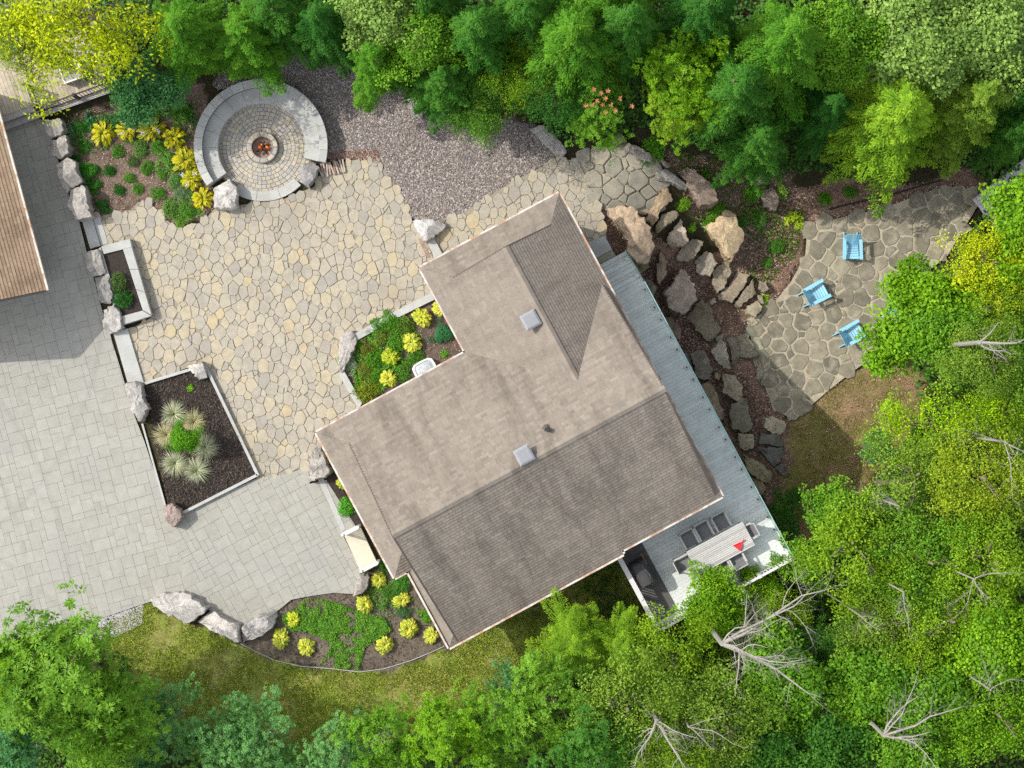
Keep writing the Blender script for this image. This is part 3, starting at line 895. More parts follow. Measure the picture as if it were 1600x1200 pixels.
# walls
w = MB()
def wall_box(u0, u1, v0, v1, z0, z1):
    w.add([H(u0, v0, z0), H(u1, v0, z0), H(u1, v1, z0), H(u0, v1, z0), H(u0, v0, z1), H(u1, v0, z1), H(u1, v1, z1), H(u0, v1, z1)],
          [(0, 1, 5, 4), (1, 2, 6, 5), (2, 3, 7, 6), (3, 0, 4, 7), (4, 5, 6, 7)])
wall_box(-6.2, 4.45, VN + .45, VS - .5, LOW - .3, EV - .12)
wall_box(U2L + .45, 4.44, VT + .5, VN + .44, -1.6, EV - .13)
for tri in [[(RKL + .1, VN + .12, EV - .08), (RKL + .1, VS - .12, EV - .08), (RKL + .1, VR_, ZR - .06)], [(RKR - .08, VN + .2, EV), (RKR - .08, VS - .2, EV), (RKR - .08, VR_, ZR - .1)],
            [(-.02, VG + .1, EV), (4.04, VG + .1, EV), (U2R, VG + .1, Z2 - .1)]]:
    w.add([H(*p) for p in tri], [(0, 1, 2)])
w.build('wall', MAT['siding'], house)
# wall openings that a side step could show
for (u, v, du, dv, z0, z1) in [(-6.2, 1.2, 0, 1.0, .1, 2.1), (-6.2, -.6, 0, 1.2, .9, 2.1), (-4, VN + .45, 1.4, 0, .9, 2.2), (4.45, 1, 0, 1.8, .6, 2.6), (4.45, 4.5, 0, 1.8, .6, 2.6), (2.5, VS - .5, 1.8, 0, .6, 2.6)]:
    f = MB(); c = H(u + du / 2, v + dv / 2, (z0 + z1) / 2)
    f.box(c, (max(du, .1), max(dv, .1), z1 - z0), (*HU, 0), (-HV[0], -HV[1], 0)); fr = f.build('window', MAT['white'], house)
    f = MB(); f.box(c, (max(du - .16, .13), max(dv - .16, .13), z1 - z0 - .16), (*HU, 0), (-HV[0], -HV[1], 0)); f.build('pane', MAT['glass_edge'], fr)
# roof vents and the plumbing pipe
def vent(px, py):
    z = 4.4
    for _ in range(6):
        x, y, _z = W(px, py, z); U = x * HU[0] + y * HU[1]; V = x * HV[0] + y * HV[1]
        zz = EV + SN * (V - VN)
        if V < 1.02 and U < U2R: zz = max(zz, EV + S2L * (U - U2L))
        z = zz + .3
    return x, y, z - .3, U, V
for px, py in ((829, 500), (819, 711)):
    x, y, z, U, V = vent(px, py)
    mb = MB(); e1, e2 = (*HU, 0), (-HV[0], -HV[1], 0)
    mb.box((x, y, z + .05), (.42, .42, .46), e1, e2)
    vb = mb.build('roof_vent', MAT['vent'], house)
    m2 = MB(); ctr = Vector((x, y, z + .30))
    q = lambda s, h: [tuple(ctr + Vector(e1) * (i * s) + Vector(e2) * (j * s) + Vector((0, 0, h))) for i, j in ((-1, -1), (1, -1), (1, 1), (-1, 1))]
    vv = q(.31, -.03) + q(.31, .02) + q(.25, .06) + q(.22, .065)
    m2.add(vv, [(0, 1, 5, 4), (1, 2, 6, 5), (2, 3, 7, 6), (3, 0, 4, 7), (4, 5, 9, 8), (5, 6, 10, 9), (6, 7, 11, 10), (7, 4, 8, 11), (8, 9, 13, 12), (9, 10, 14, 13), (10, 11, 15, 14), (11, 8, 12, 15), (12, 13, 14, 15), (3, 2, 1, 0)], [.6] * 14)
    m2.build('vent_cap', MAT['vent'], vb)
x, y, z, U, V = vent(855, 671)
mb = MB(); mb.tube([(x, y, z - .1), (x, y, z + .36)], [.085, .085], 10); mb.tube([(x, y, z + .36), (x, y, z + .34), (x, y, z + .1)], [.085, .06, .06], 10, cap=False)
pp = mb.build('vent_pipe', MAT['black'], house)
mb = MB(); mb.tube([(x, y, z - .06), (x, y, z + .06)], [.19, .1], 10); mb.build('pipe_flashing', MAT['roof_under'], pp)
# porch slab with two white railings
porch = MB(); porch.prism([W(*p, .2)[:2] for p in [(536, 833), (562, 821), (590, 880), (563, 892)]], -.02, .2, .5, .02, .02)
tag(porch.build('porch', MAT['cream'], label='cream concrete porch slab at the front door', cat='porch'), None)
def porch_rail(p0, p1, label):
    a = Vector(W(*p0, .2)); b = Vector(W(*p1, .2)); up = Vector((0, 0, 1))
    t = empty('porch_railing', a, label, 'railing', 'white railings of the porch')
    strip('top_rail', a + up * .86, b + up * .86, .15, .07, MAT['white'], t); strip('bottom_rail', a + up * .12, b + up * .12, .05, .05, MAT['white'], t)
    for i in range(7):
        p = a.lerp(b, (i + .5) / 7); strip('baluster', p + up * .12, p + up * .84, .035, .035, MAT['white'], t, up=(1, 0, 0))
    strip('post', a, a + up * .95, .1, .1, MAT['white'], t, up=(1, 0, 0)); strip('post', b, b + up * .95, .1, .1, MAT['white'], t, up=(1, 0, 0))
porch_rail((538, 833), (562, 821), 'white baluster railing on the uphill end of the porch beside the narrow bed')
porch_rail((567, 889), (592, 876), 'white baluster railing on the lawn end of the porch beside the yellow hostas')

# ================================================================ GARAGE (only its eastern slope is in view)
gar = empty('garage', W(-40, 340, 0), 'garage with a brown shingled roof at the edge of the driveway', 'garage')
GE = 2.4
c0 = Vector(W(72, 453, GE)); c1 = Vector(W(-18, 124, GE)); ed = (c1 - c0).normalized(); ud = Vector((-ed.y, ed.x, 0)).normalized()
if ud.x > 0: ud = -ud
HU_s, HV_s = HU, HV
shg = MB(); roof_mb = MB()
def H(U, V, z=0.0):
    return (c0.x + ed.x * U + ud.x * V, c0.y + ed.y * U + ud.y * V, z)
roof_piece(shg, [(0, 0), (8.6, 0), (8.6, 4.2), (0, 4.2)], (1, 0), ((0, 0), GE), .62, (0, 1), expo=.14, seed=21, th=.022)
roof_piece(shg, [(0, 4.2), (8.6, 4.2), (8.6, 8.4), (0, 8.4)], (1, 0), ((0, 8.4), GE), .62, (0, -1), expo=.13, seed=22, th=.024)
groof = roof_mb.build('roof', MAT['roof_under'], gar)
shg.build('shingles', MAT['shingle3'], groof, kind='stuff')
strip('fascia', H(-.03, -.05, GE - .07), H(8.6, -.05, GE - .07), .09, .17, MAT['fascia'], gar)
strip('rake_board', H(-.03, 0, GE - .12), H(-.03, 4.2, GE - .12 + 2.6), .06, .2, MAT['roof_under'], gar, up=(0, 0, 1))
strip('rake_board', H(-.03, 8.4, GE - .12), H(-.03, 4.2, GE - .12 + 2.6), .06, .2, MAT['roof_under'], gar, up=(0, 0, 1))
gw = MB()
gv_ = [H(.5, .6, 0), H(8.3, .6, 0), H(8.3, 7.8, 0), H(.5, 7.8, 0), H(.5, .6, GE + .2), H(8.3, .6, GE + .2), H(8.3, 7.8, GE + .2), H(.5, 7.8, GE + .2), H(.5, 4.2, GE + 2.4), H(8.3, 4.2, GE + 2.4)]
gw.add(gv_, [(0, 1, 5, 4), (1, 2, 6, 9, 5), (2, 3, 7, 6), (3, 0, 4, 8, 7)])
gw.build('wall', MAT['siding'], gar)
def H(U, V, z=0.0):
    return (U * HU[0] + V * HV[0], U * HU[1] + V * HV[1], z)

# ================================================================ THE BACK DECK
DZ = .5
deck = empty('deck', H(5.6, 5, DZ), 'pale grey board deck wrapping the back of the house', 'deck')
rngd = np.random.default_rng(31)
DU0, DU1, DV0, DV1 = .42, 6.40, -1.1, 11.05
v = DV0
def plank(u0, u1, v0, v1, z, name='deck_board', parent=None, mat='deck', t=.03):
    mb = MB(); c = H((u0 + u1) / 2, (v0 + v1) / 2, z - t / 2)
    mb.box(c, (u1 - u0, v1 - v0, t), (*HU, 0), (-HV[0], -HV[1], 0), .5 + .4 * float(rngd.random() - .5))
    return mb.build(name, MAT[mat], parent)
bw = .142
while v < DV1 - .01:
    v1 = min(v + bw, DV1)
    u0 = DU0 if v > VS - .55 else 4.4
    plank(u0, DU1, v + .002, v1 - .002, DZ + rngd.random() * .003, parent=deck)
    v += bw
strip('rim_joist', H(DU1 + .02, DV0, DZ - .16), H(DU1 + .02, DV1, DZ - .16), .04, .26, MAT['deck'], deck)
strip('rim_joist', H(DU0, DV1 + .02, DZ - .16), H(DU1, DV1 + .02, DZ - .16), .04, .26, MAT['deck'], deck)
strip('rim_joist', H(DU0 - .02, VS - .5, DZ - .16), H(DU0 - .02, DV1, DZ - .16), .04, .26, MAT['deck'], deck)
for u, vv in [(6.2, 0), (6.2, 3), (6.2, 6), (6.2, 9), (6.2, 10.9), (3.4, 10.9), (.6, 10.9)]:
    p = H(u, vv, 0); strip('support_post', (p[0], p[1], LOW - .3), (p[0], p[1], DZ - .04), .14, .14, MAT['grey_wood'], deck, up=(1, 0, 0))
stairs = empty('deck_stairs', H(5.6, -1.8, 0), 'grey board stairs rising from the stone path to the back deck', 'stairs')
for i in range(4):
    zt = DZ - .115 * (i + 1); v1 = DV0 - .34 * i
    plank(4.7, 6.36, v1 - .345, v1 - .185, zt, 'tread_board', stairs); plank(4.7, 6.36, v1 - .175, v1 - .006, zt, 'tread_board', stairs)
    plank(4.7, 6.36, v1 - .012, v1 + .012, zt + .10, 'riser', stairs, t=.11)
strip('stringer', H(6.38, DV0 - 1.36, -.05), H(6.38, DV0, DZ - .12), .04, .25, MAT['deck'], stairs)
pth = MB(); pth.prism([W(*p, .03)[:2] for p in [(917, 379), (945, 368), (957, 390), (929, 405)]], -.5, .035, .2, .02, .02)
pth.build('stone_slab', MAT['slab'], label='pale cut stone slab where the tan path meets the deck stairs', cat='stone slab')
pth = MB(); pth.prism([W(*p, -.0)[:2] for p in [(929, 405), (957, 390), (964, 402), (936, 418)]], -.5, -.012, .2, .02, .02)
pth.build('stone_slab', MAT['grey_flag'], label='brown stone slab at the foot of the deck stairs', cat='stone slab')

# glass railing along the outer edge: panels on small bracket feet
gr = empty('glass_railing', H(6.36, 5, DZ), 'clear glass railing on bracket feet along the outer deck edge', 'railing')
mg = MB()
vv = DV0 + .05; k = 0
edges = []
while vv < DV1 - .3:
    v1 = min(vv + 1.32, DV1 - .12)
    mb = MB(); mb.box(H(6.33, (vv + v1) / 2, DZ + .56), (.014, v1 - vv - .05, 1.0), (*HU, 0), (-HV[0], -HV[1], 0)); gp_ = mb.build('glass_panel', MAT['glass'], gr)
    mb = MB(); mb.box(H(6.33, (vv + v1) / 2, DZ + 1.062), (.022, v1 - vv - .05, .006), (*HU, 0), (-HV[0], -HV[1], 0)); mb.build('panel_edge', MAT['glass_edge'], gp_)
    for q in (vv + .27, v1 - .27):
        mb = MB(); mb.box(H(6.27, q, DZ + .02), (.17, .17, .03), (*HU, 0), (-HV[0], -HV[1], 0)); br = mb.build('bracket_foot', MAT['white'], gr)
        mb = MB(); mb.box(H(6.27, q, DZ + .10), (.04, .07, .14), (*HU, 0), (-HV[0], -HV[1], 0)); mb.build('clamp', MAT['black'], br)
    vv += 1.32
for i in range(1):
    a, b = Vector(H(6.33, DV0, DZ)), Vector(H(6.33, DV0 - 1.36, DZ - .46)); up = Vector((0, 0, 1))
    mb = MB(); n_ = Vector((*HU, 0)) * .007
    mb.add([a + up * .06 - n_, b + up * .06 - n_, b + up * 1.0 - n_, a + up * 1.06 - n_, a + up * .06 + n_, b + up * .06 + n_, b + up * 1.0 + n_, a + up * 1.06 + n_],
           [(0, 1, 2, 3), (7, 6, 5, 4), (3, 2, 6, 7), (0, 4, 5, 1), (0, 3, 7, 4), (1, 5, 6, 2)])
    mb.build('glass_panel', MAT['glass'], gr)
    for t in (.22, .78):
        p = a.lerp(b, t); mb = MB(); mb.box(p + Vector((-.06, -.03, .02)), (.15, .15, .03), (*HU, 0), (-HV[0], -HV[1], 0)); mb.build('bracket_foot', MAT['white'], gr)
def baluster_rail(p0, p1, label, gap, matn='white', h=1.0, wtop=.10, name='baluster_railing', nposts=3, group=None, bz=.03, extra_rail=False):
    a, b = Vector(p0), Vector(p1); up = Vector((0, 0, 1)); L = (b - a).length
    t = empty(name, a, label, 'railing', group)
    strip('top_rail', a + up * h, b + up * h, wtop, .05, MAT[matn], t); strip('bottom_rail', a + up * .09, b + up * .09, .05, .05, MAT[matn], t)
    n = int(L / gap); d = (b - a).normalized()
    for i in range(n):
        p = a.lerp(b, (i + .5) / n); strip('baluster', p + up * .09, p + up * (h - .03), bz, bz, MAT[matn], t, up=d)
    for i in range(nposts):
        p = a.lerp(b, i / (nposts - 1)); strip('post', p - up * .1, p + up * (h + .06), .11, .11, MAT[matn], t, up=d)
    return t
baluster_rail(H(6.34, DV1 - .05, DZ), H(.46, DV1 - .05, DZ), 'white baluster railing along the tree side of the deck', .13, 'white', 1.0, .09, bz=.05, nposts=5)
baluster_rail(H(.46, DV1 - .2, DZ), H(.46, VS - .35, DZ), 'white railing with a broad cap beside the covered grill', .13, 'white', 1.0, .19, nposts=4)

# ================================================================ DECK FURNITURE
tabc = (W(1126, 857, DZ + .74)); tu, tv = Vector((*HU, 0)), Vector((*HV, 0))
table = empty('dining_table', (tabc[0], tabc[1], DZ), 'long pale slatted dining table on the deck', 'table')
tc = Vector((tabc[0], tabc[1], DZ))
for i in range(14):
    mb = MB(); mb.box(tc + tv * ((i - 6.5) * .0735) + Vector((0, 0, .73)), (2.46, .062, .03), tu, -tv, float(rngd.random())); mb.build('table_slat', MAT['table'], table)
for sx in (-1, 1):
    mb = MB(); mb.box(tc + tu * (sx * 1.15) + Vector((0, 0, .69)), (.08, .96, .05), tu, -tv); mb.build('table_frame', MAT['table'], table)
    for sy in (-1, 1):
        p = tc + tu * (sx * 1.15) + tv * (sy * .45); strip('leg', p, p + Vector((0, 0, .67)), .07, .07, MAT['table'], table, up=(1, 0, 0))

def make_dining_chair():
    """faces local +Y"""
    r = empty('dining_chair', (0, 0, 0), 'x', 'chair', 'sling chairs around the deck table')
    def part(name, mat, fn):
        mb = MB(); fn(mb); return mb.build(name, MAT[mat], r, local=True)
    part('seat', 'sling', lambda m: m.box((0, .02, .43), (.48, .48, .02)))
    part('backrest', 'sling', lambda m: m.bar((0, -.22, .44), (0, -.38, .92), .47, .018, up=(0, -.9, -.3)))
    for s in (-1, 1):
        part('arm', 'table', lambda m: m.box((s * .285, -.02, .64), (.065, .60, .03)))
        part('back_post', 'table', lambda m: m.bar((s * .25, -.22, .42), (s * .25, -.39, .94), .035, .035, up=(1, 0, 0)))
        part('leg', 'table', lambda m: m.bar((s * .285, .25, 0), (s * .285, .25, .63), .04, .04, up=(1, 0, 0)))
        part('leg', 'table', lambda m: m.bar((s * .285, -.30, 0), (s * .285, -.24, .63), .04, .04, up=(1, 0, 0)))
        part('seat_rail', 'table', lambda m: m.box((s * .255, .02, .43), (.035, .54, .04)))
    part('top_bar', 'table', lambda m: m.box((0, -.39, .935), (.52, .035, .035)))
    return r
dc = make_dining_chair()
ang_v = math.atan2(HV[1], HV[0])           # facing +V
def face(vec): return math.atan2(vec[1], vec[0]) - math.pi / 2
spots = [((1077, 843), tv, 'dark sling chair at the house side of the table, nearest the grill'),
         ((1100, 830), tv, 'dark sling chair in the middle of the house side of the table'),
         ((1127, 816), tv, 'dark sling chair at the house side of the table, nearest the glass railing'),
         ((1069, 880), tu, 'sling chair at the table end facing away from the grill'),
         ((1166, 833), -tu, 'sunlit sling chair at the table end behind the red dustpan'),
         ((1150, 871), -tv, 'sunlit sling chair on the railing side of the table clear of the leaves'),
         ((1127, 884), -tv, 'sling chair on the railing side of the table, half under the leaves'),
         ((1102, 897), -tv, 'sling chair on the railing side of the table, deep under the overhanging maple')]
for i, (p, f, lb) in enumerate(spots):
    c = dc if i == 0 else copy_tree(dc)
    x, y, z = W(p[0], p[1], DZ + .5); c.location = (x, y, DZ + .005); c.rotation_euler = (0, 0, face(f)); c['label'] = lb
# red dustpan on the table
x, y, z = W(1157, 849, DZ + .76)
ds = MB(); d1 = (tu * .55 + tv * -.2).normalized(); d2 = Vector((-d1.y, d1.x, 0)); o = Vector((x, y, DZ + .77))
o -= d1 * .1
A = [o - d1 * .16 + d2 * .16, o - d1 * .13 - d2 * .17, o + d1 * .10 - d2 * .06, o + d1 * .10 + d2 * .05]
ds.add(A + [p + Vector((0, 0, .015)) for p in A], [(4, 5, 6, 7), (0, 3, 2, 1), (0, 1, 5, 4), (1, 2, 6, 5), (2, 3, 7, 6), (3, 0, 4, 7)])
ds.bar(A[1] + Vector((0, 0, .03)), A[2] + Vector((0, 0, .05)), .02, .07); ds.bar(A[0] + Vector((0, 0, .03)), A[3] + Vector((0, 0, .05)), .02, .07); ds.bar(A[2] + Vector((0, 0, .04)), A[3] + Vector((0, 0, .04)), .02, .08)
dp = ds.build('dustpan', MAT['red'], label='small red dustpan lying on the end of the slatted table', cat='dustpan')
hb = MB(); hb.bar(o + d1 * .09 + Vector((0, 0, .04)), o + d1 * .30 + Vector((0, 0, .05)), .045, .03); hb.build('handle', MAT['red'], dp)
# rubber mat, covered grill and a small brush beside it
mt = MB(); mt.box(H(1.02, 9.1, DZ + .012), (1.0, 3.4, .012), tu, -tv); mt.build('floor_mat', MAT['mat'], label='long dark grey mat along the white capped railing', cat='mat')
gx, gy, _ = W(1005, 897, DZ + .9); g0 = Vector((gx, gy, DZ + .02))
gm = MB()
prof = [(.0, .34, .55), (.55, .33, .53), (.86, .31, .52), (1.02, .25, .49), (1.12, .12, .44), (1.13, .02, .40)]
rows = []
for h, a, b in prof:
    ring = []
    for k in range(24):
        t = 2 * math.pi * k / 24; cx_, sx_ = math.cos(t), math.sin(t)
        m_ = 1 / max(abs(cx_), abs(sx_)) ** .8
        wob = 1 + .04 * math.sin(7 * t + h * 3) * (1.1 - h)
        p = g0 + tu * (cx_ * m_ * a * wob) + tv * (sx_ * m_ * b * wob) + Vector((0, 0, h)); ring.append(p)
    rows.append(ring)
vv_ = [p for r in rows for p in r]
gm.add(vv_, [(i * 24 + k, i * 24 + (k + 1) % 24, (i + 1) * 24 + (k + 1) % 24, (i + 1) * 24 + k) for i in range(5) for k in range(24)] + [tuple(120 + k for k in range(24))])
grill = gm.build('covered_grill', MAT['cover'], label='grill under a dark fitted cover standing on the grey mat', cat='grill')
cr = MB(); cr.tube([g0 + tu * .1 + tv * -.35 + Vector((0, 0, 1.15)), g0 + tu * .2 + tv * .1 + Vector((0, 0, 1.10)), g0 + tu * .12 + tv * .5 + Vector((0, 0, 1.03)), g0 + tu * .02 + tv * .6 + Vector((0, 0, .5))], [.012] * 4, 5); cr.build('drawstring', MAT['sling'], grill)
bx, by, _ = W(1004, 870, DZ + .5); b0 = Vector((bx, by, DZ))
sb = MB(); sb.tube([b0 + tv * .28 + Vector((0, 0, .9)), b0 - tv * .14 + Vector((0, 0, .55))], [.022, .022], 7)
br = sb.build('grill_brush', plain('rust_handle', (.45, .17, .11), .6), label='long handled brush with a black head propped on the grill', cat='brush')
sb = MB(); sb.bar(b0 - tv * .16 + tu * -.16 + Vector((0, 0, .54)), b0 - tv * .16 + tu * .16 + Vector((0, 0, .52)), .09, .06); sb.build('brush_head', MAT['black'], br)

# ================================================================ ADIRONDACK CHAIRS
def make_adirondack():
    """faces local -Y"""
    r = empty('adirondack_chair', (0, 0, 0), 'x', 'chair', 'light blue garden chairs on the flagstones')
    rg = np.random.default_rng(5)
    def part(name, fn):
        mb = MB(); fn(mb); return mb.build(name, MAT['blue'], r, local=True)
    for i in range(6):
        t = i / 5; y = -.42 + .50 * t; z = .40 - .13 * t
        part('seat_slat', lambda m: m.box((0, y, z), (.54, .088, .022), (1, 0, 0), (0, .968, -.25), float(rg.random())))
    for i in range(7):
        s = (i - 3) / 3; ln = .80 - .14 * s * s
        p0 = (s * .21, .06 + .0 * s, .26); p1 = (s * .31, .06 + .42 * ln / .8 - .05 * s * s * -1, .26 + ln * .82)
        part('back_slat', lambda m: m.bar(p0, p1, .088, .02, up=(0, -.9, .45), rnd=float(rg.random())))
    part('back_brace', lambda m: m.box((0, .30, .52), (.66, .05, .07), (1, 0, 0), (0, 1, 0)))
    part('front_apron', lambda m: m.box((0, -.47, .34), (.56, .025, .13)))
    for s in (-1, 1):
        part('arm', lambda m: m.bar((s * .345, -.52, .60), (s * .325, .34, .565), .135, .025))
        part('front_leg', lambda m: m.bar((s * .30, -.43, 0), (s * .30, -.43, .59), .09, .03, up=(1, 0, 0)))
        part('rear_leg', lambda m: m.bar((s * .27, -.46, .34), (s * .27, .62, .03), .03, .11, up=(0, .3, .95)))
    return r
ad = make_adirondack()
for i, (px, py, ang, lb) in enumerate([(1331, 386, 0, 'light blue slatted garden chair facing the lower flagstones, its tall back to the woods'),
                                       (1273, 459, math.radians(118), 'light blue garden chair closest to the boulder steps'),
                                       (1329, 522, math.radians(118), 'light blue garden chair nearest the house shadow, beside the maple leaves'),
                                       (1403, 480, math.radians(150), 'light blue garden chair almost hidden beneath the maple crown')]):
    c = ad if i == 0 else copy_tree(ad)
    x, y, z = W(px, py, LOW + .45); c.location = (x, y, LOW + .08); c.rotation_euler = (0, 0, ang); c['label'] = lb

# ================================================================ OTHER DECKS AT THE EDGES
d2 = empty('wooden_deck', W(60, 120, .35), 'weathered wooden deck under the yellow tree by the garage', 'deck')
a = Vector(W(57, 170, .35)); ex = (Vector(W(182, 133, .35)) - Vector(W(64, 175, .35))).normalized(); ey = Vector((-ex.y, ex.x, 0))
o = Vector(W(64, 176, .35))
for i in range(-24, 23):
    mb = MB(); x0 = i * .14
    lo = 0 if i >= 0 else .38
    mb.box(o + ex * (x0 + .07) + ey * ((lo + 4.6) / 2) + Vector((0, 0, -.015)), (.132, 4.6 - lo, .03), ex, ey, float(rngd.random())); mb.build('deck_board', MAT['tan_wood'], d2)
mb = MB(); mb.box(o + ex * 1.6 + ey * -.09 + Vector((0, 0, -.01)), (3.3, .17, .04), ex, ey, .9); mb.build('edge_board', MAT['grey_wood'], d2)
mb = MB(); mb.box(o + ex * 1.6 + ey * -.02 + Vector((0, 0, -.2)), (3.2, .03, .34), ex, ey, .3); mb.build('rim_joist', MAT['tan_wood'], d2)
st = empty('deck_steps', o, 'two grey wooden steps from the driveway up to the weathered deck', 'steps')
for i in range(2):
    mb = MB(); mb.box(o + ex * -1.75 + ey * (.26 - .27 * i) + Vector((0, 0, -.04 - .12 * i)), (3.3, .25, .04), ex, ey, .7 - .2 * i); mb.build('tread_board', MAT['grey_wood'], st)
    mb = MB(); mb.box(o + ex * -1.75 + ey * (.14 - .27 * i) + Vector((0, 0, -.11 - .12 * i)), (3.3, .02, .1), ex, ey, .3); mb.build('riser', MAT['grey_wood'], st)
baluster_rail(o + ex * .05 + ey * .02, o + ex * 3.1 + ey * .02, 'black metal railing on the deck edge above the hosta bed', .125, 'black', .95, .05, 'metal_railing', 3, 'black metal railings of the weathered deck', .02)
baluster_rail(o + ex * .0 + ey * .06, o + ex * .0 + ey * 1.0, 'short black metal railing beside the grey deck steps', .125, 'black', .95, .05, 'metal_railing', 2, 'black metal railings of the weathered deck', .02)
bx_ = o + ex * 1.7 + ey * 1.0
pb = MB(); pb.box(bx_ + Vector((0, 0, .22)), (.75, .65, .44), ex, ey, .3)
box_o = pb.build('wooden_box', MAT['grey_wood'], label='low wooden box with a pale rim under the yellow leaves on the deck', cat='box')
pb = MB()
for q, s in (((0, -.33), (.78, .06)), ((0, .33), (.78, .06)), ((-.37, 0), (.06, .6)), ((.37, 0), (.06, .6))):
    pb.box(bx_ + ex * q[0] + ey * q[1] + Vector((0, 0, .455)), (*s, .03), ex, ey, .8)
pb.build('rim', MAT['white'], box_o)
d3 = empty('wooden_deck', W(1580, 290, LOW + .5), 'silver grey plank deck corner beyond the dark flagstones', 'deck')
c_ = Vector(W(1520, 313, LOW + .5)); fx = (Vector(W(1600, 250, LOW + .5)) - c_).normalized(); fy = Vector((fx.y, -fx.x, 0))
for i in range(20):
    mb = MB(); mb.box(c_ + fx * (.075 + i * .15) + fy * 1.25, (.14, 2.5, .035), fx, fy, float(rngd.random())); mb.build('deck_board', MAT['silver_wood'], d3)
mb = MB(); mb.box(c_ + fx * 1.5 + fy * -.02 + Vector((0, 0, -.1)), (3.0, .04, .2), fx, fy, .5); mb.build('rim_joist', MAT['grey_wood'], d3)

# ================================================================ PLANTERS, SLABS, WELL
def slab(poly, z0, z1, label, name='stone_slab', cat='stone slab', mat='slab', group=None, r=.5):
    mb = MB(); mb.prism([W(*p, z1)[:2] for p in poly], z0, z1, r, .015, .015)
    return mb.build(name, MAT[mat], label=label, cat=cat, group=group)
slab([(128, 345), (144, 341), (157, 384), (141, 389)], -.02, .14, 'pale stone tread on the driveway side of the upper step')
slab([(145, 341), (156, 338), (169, 380), (158, 384)], -.02, .07, 'narrow pale stone tread on the patio side of the upper step')
slab([(177, 520), (199, 513), (225, 599), (201, 604)], -.02, .14, 'broad pale stone step between the small planter and the mulch bed')
slab([(666, 372), (677, 369), (691, 396), (679, 403)], -.02, .16, 'pale stone step between the white boulder and the house eave')
slab([(653, 373), (658, 371), (673, 401), (668, 404)], -.02, .06, 'thin dark edging stone below the step beside the white boulder', mat='brick', r=.1)
# raised planter of cut coping
pz = .42
pl = empty('raised_planter', W(198, 440, 0), 'long raised planter with pale cut stone coping by the driveway boulders', 'planter')
def ppart(poly, z0, z1, name, mat, parent, r=.5, ins=.015):
    mb = MB(); mb.prism([W(*p, z1)[:2] for p in poly], z0, z1, r, ins, ins); return mb.build(name, MAT[mat], parent)
ppart([(158, 385), (203, 373), (206, 386), (162, 397)], 0, pz, 'coping_stone', 'slab', pl, .6)
for t0, t1 in ((0, .33), (.33, .66), (.66, 1)):
    L_ = lambda a, b, t: (a[0] + (b[0] - a[0]) * t, a[1] + (b[1] - a[1]) * t)
    ppart([L_((192, 389.5), (223, 485), t0), L_((206, 386.2), (237, 493), t0), L_((206, 386.2), (237, 493), t1 - .004), L_((192, 389.5), (223, 485), t1 - .004)], 0, pz, 'coping_stone', 'slab', pl, .45 + .2 * t0)
ppart([(190, 494), (222.5, 485.2), (236.5, 493.5), (193, 507)], 0, pz, 'coping_stone', 'slab', pl, .7)
ppart([(161, 398), (192, 390), (222, 485), (189, 494)], 0, pz - .10, 'soil', 'mulch', pl, .5, .01)
ppart([(157, 386), (161, 398), (190, 494), (193, 507), (186, 507), (152, 390)], 0, pz - .03, 'back_wall', 'slab', pl, .3)
# mulch bed with steel edging
mbed = MB(); mbed.prism([W(*p, .07)[:2] for p in P_MULCH], 0, .075, .5, .02, .02)
mbed.build('mulch_bed', MAT['mulch'], label='bed of dark bark mulch ringed by pale edging', kind='structure')
flakes('bark_mulch', MAT['mulch_chip'], *[np.array(a) for a in (lambda t: (t[0], t[1], t[2] + .08))(pts_in(P_MULCH, 9000, 61))], .07, 62, label='loose dark bark covering the square mulch bed', tilt=.5)
def edging(p0, p1, label, w_=.11, h_=.22):
    a, b = Vector(W(*p0, h_)), Vector(W(*p1, h_)); a.z = b.z = h_ / 2
    mb = MB(); mb.bar(a, b, w_, h_, rnd=.6); return mb.build('bed_edging', MAT['slab'], label=label, cat='edging', group='pale edging round the mulch bed')
edging((320, 570), (403, 743), 'pale edging strip between the mulch bed and the tan patio')
edging((402, 742), (286, 801), 'pale edging strip between the mulch bed and the front walk')
edging((226, 599), (298, 577), 'pale edging strip at the uphill end of the mulch bed')
edging((222, 662), (258, 790), 'flush pale edging strip between the driveway and the mulch bed', .07, .09)
# kerbs of the house bed
for p, lb in [([(551, 523), (612, 489), (618, 498), (556, 533)], 'pale kerb stone of the house bed next to the rounded corner boulder'),
              ([(613, 488.5), (674, 457), (679, 468), (619, 497.5)], 'pale kerb stone of the house bed running under the wing eave'),
              ([(528, 582), (538, 580), (566, 630), (560, 640)], 'pale kerb stone of the house bed on the patio side below the corner boulder')]:
    slab(p, -.02, .17, lb, 'kerb_stone', 'kerb stone', group='kerb stones of the house bed')
slab([(497, 750), (504, 744), (540, 826), (534, 832)], -.02, .055, 'thin kerb beside the narrow bed under the front eave', 'kerb_stone', 'kerb stone', 'slab')
nb = MB(); nb.prism([W(*p, .03)[:2] for p in [(504, 745), (520, 738), (566, 818), (541, 828)]], -.02, .03, .5); nb.build('narrow_bed', MAT['mulch'], label='narrow strip of dark soil under the front eave', kind='structure')
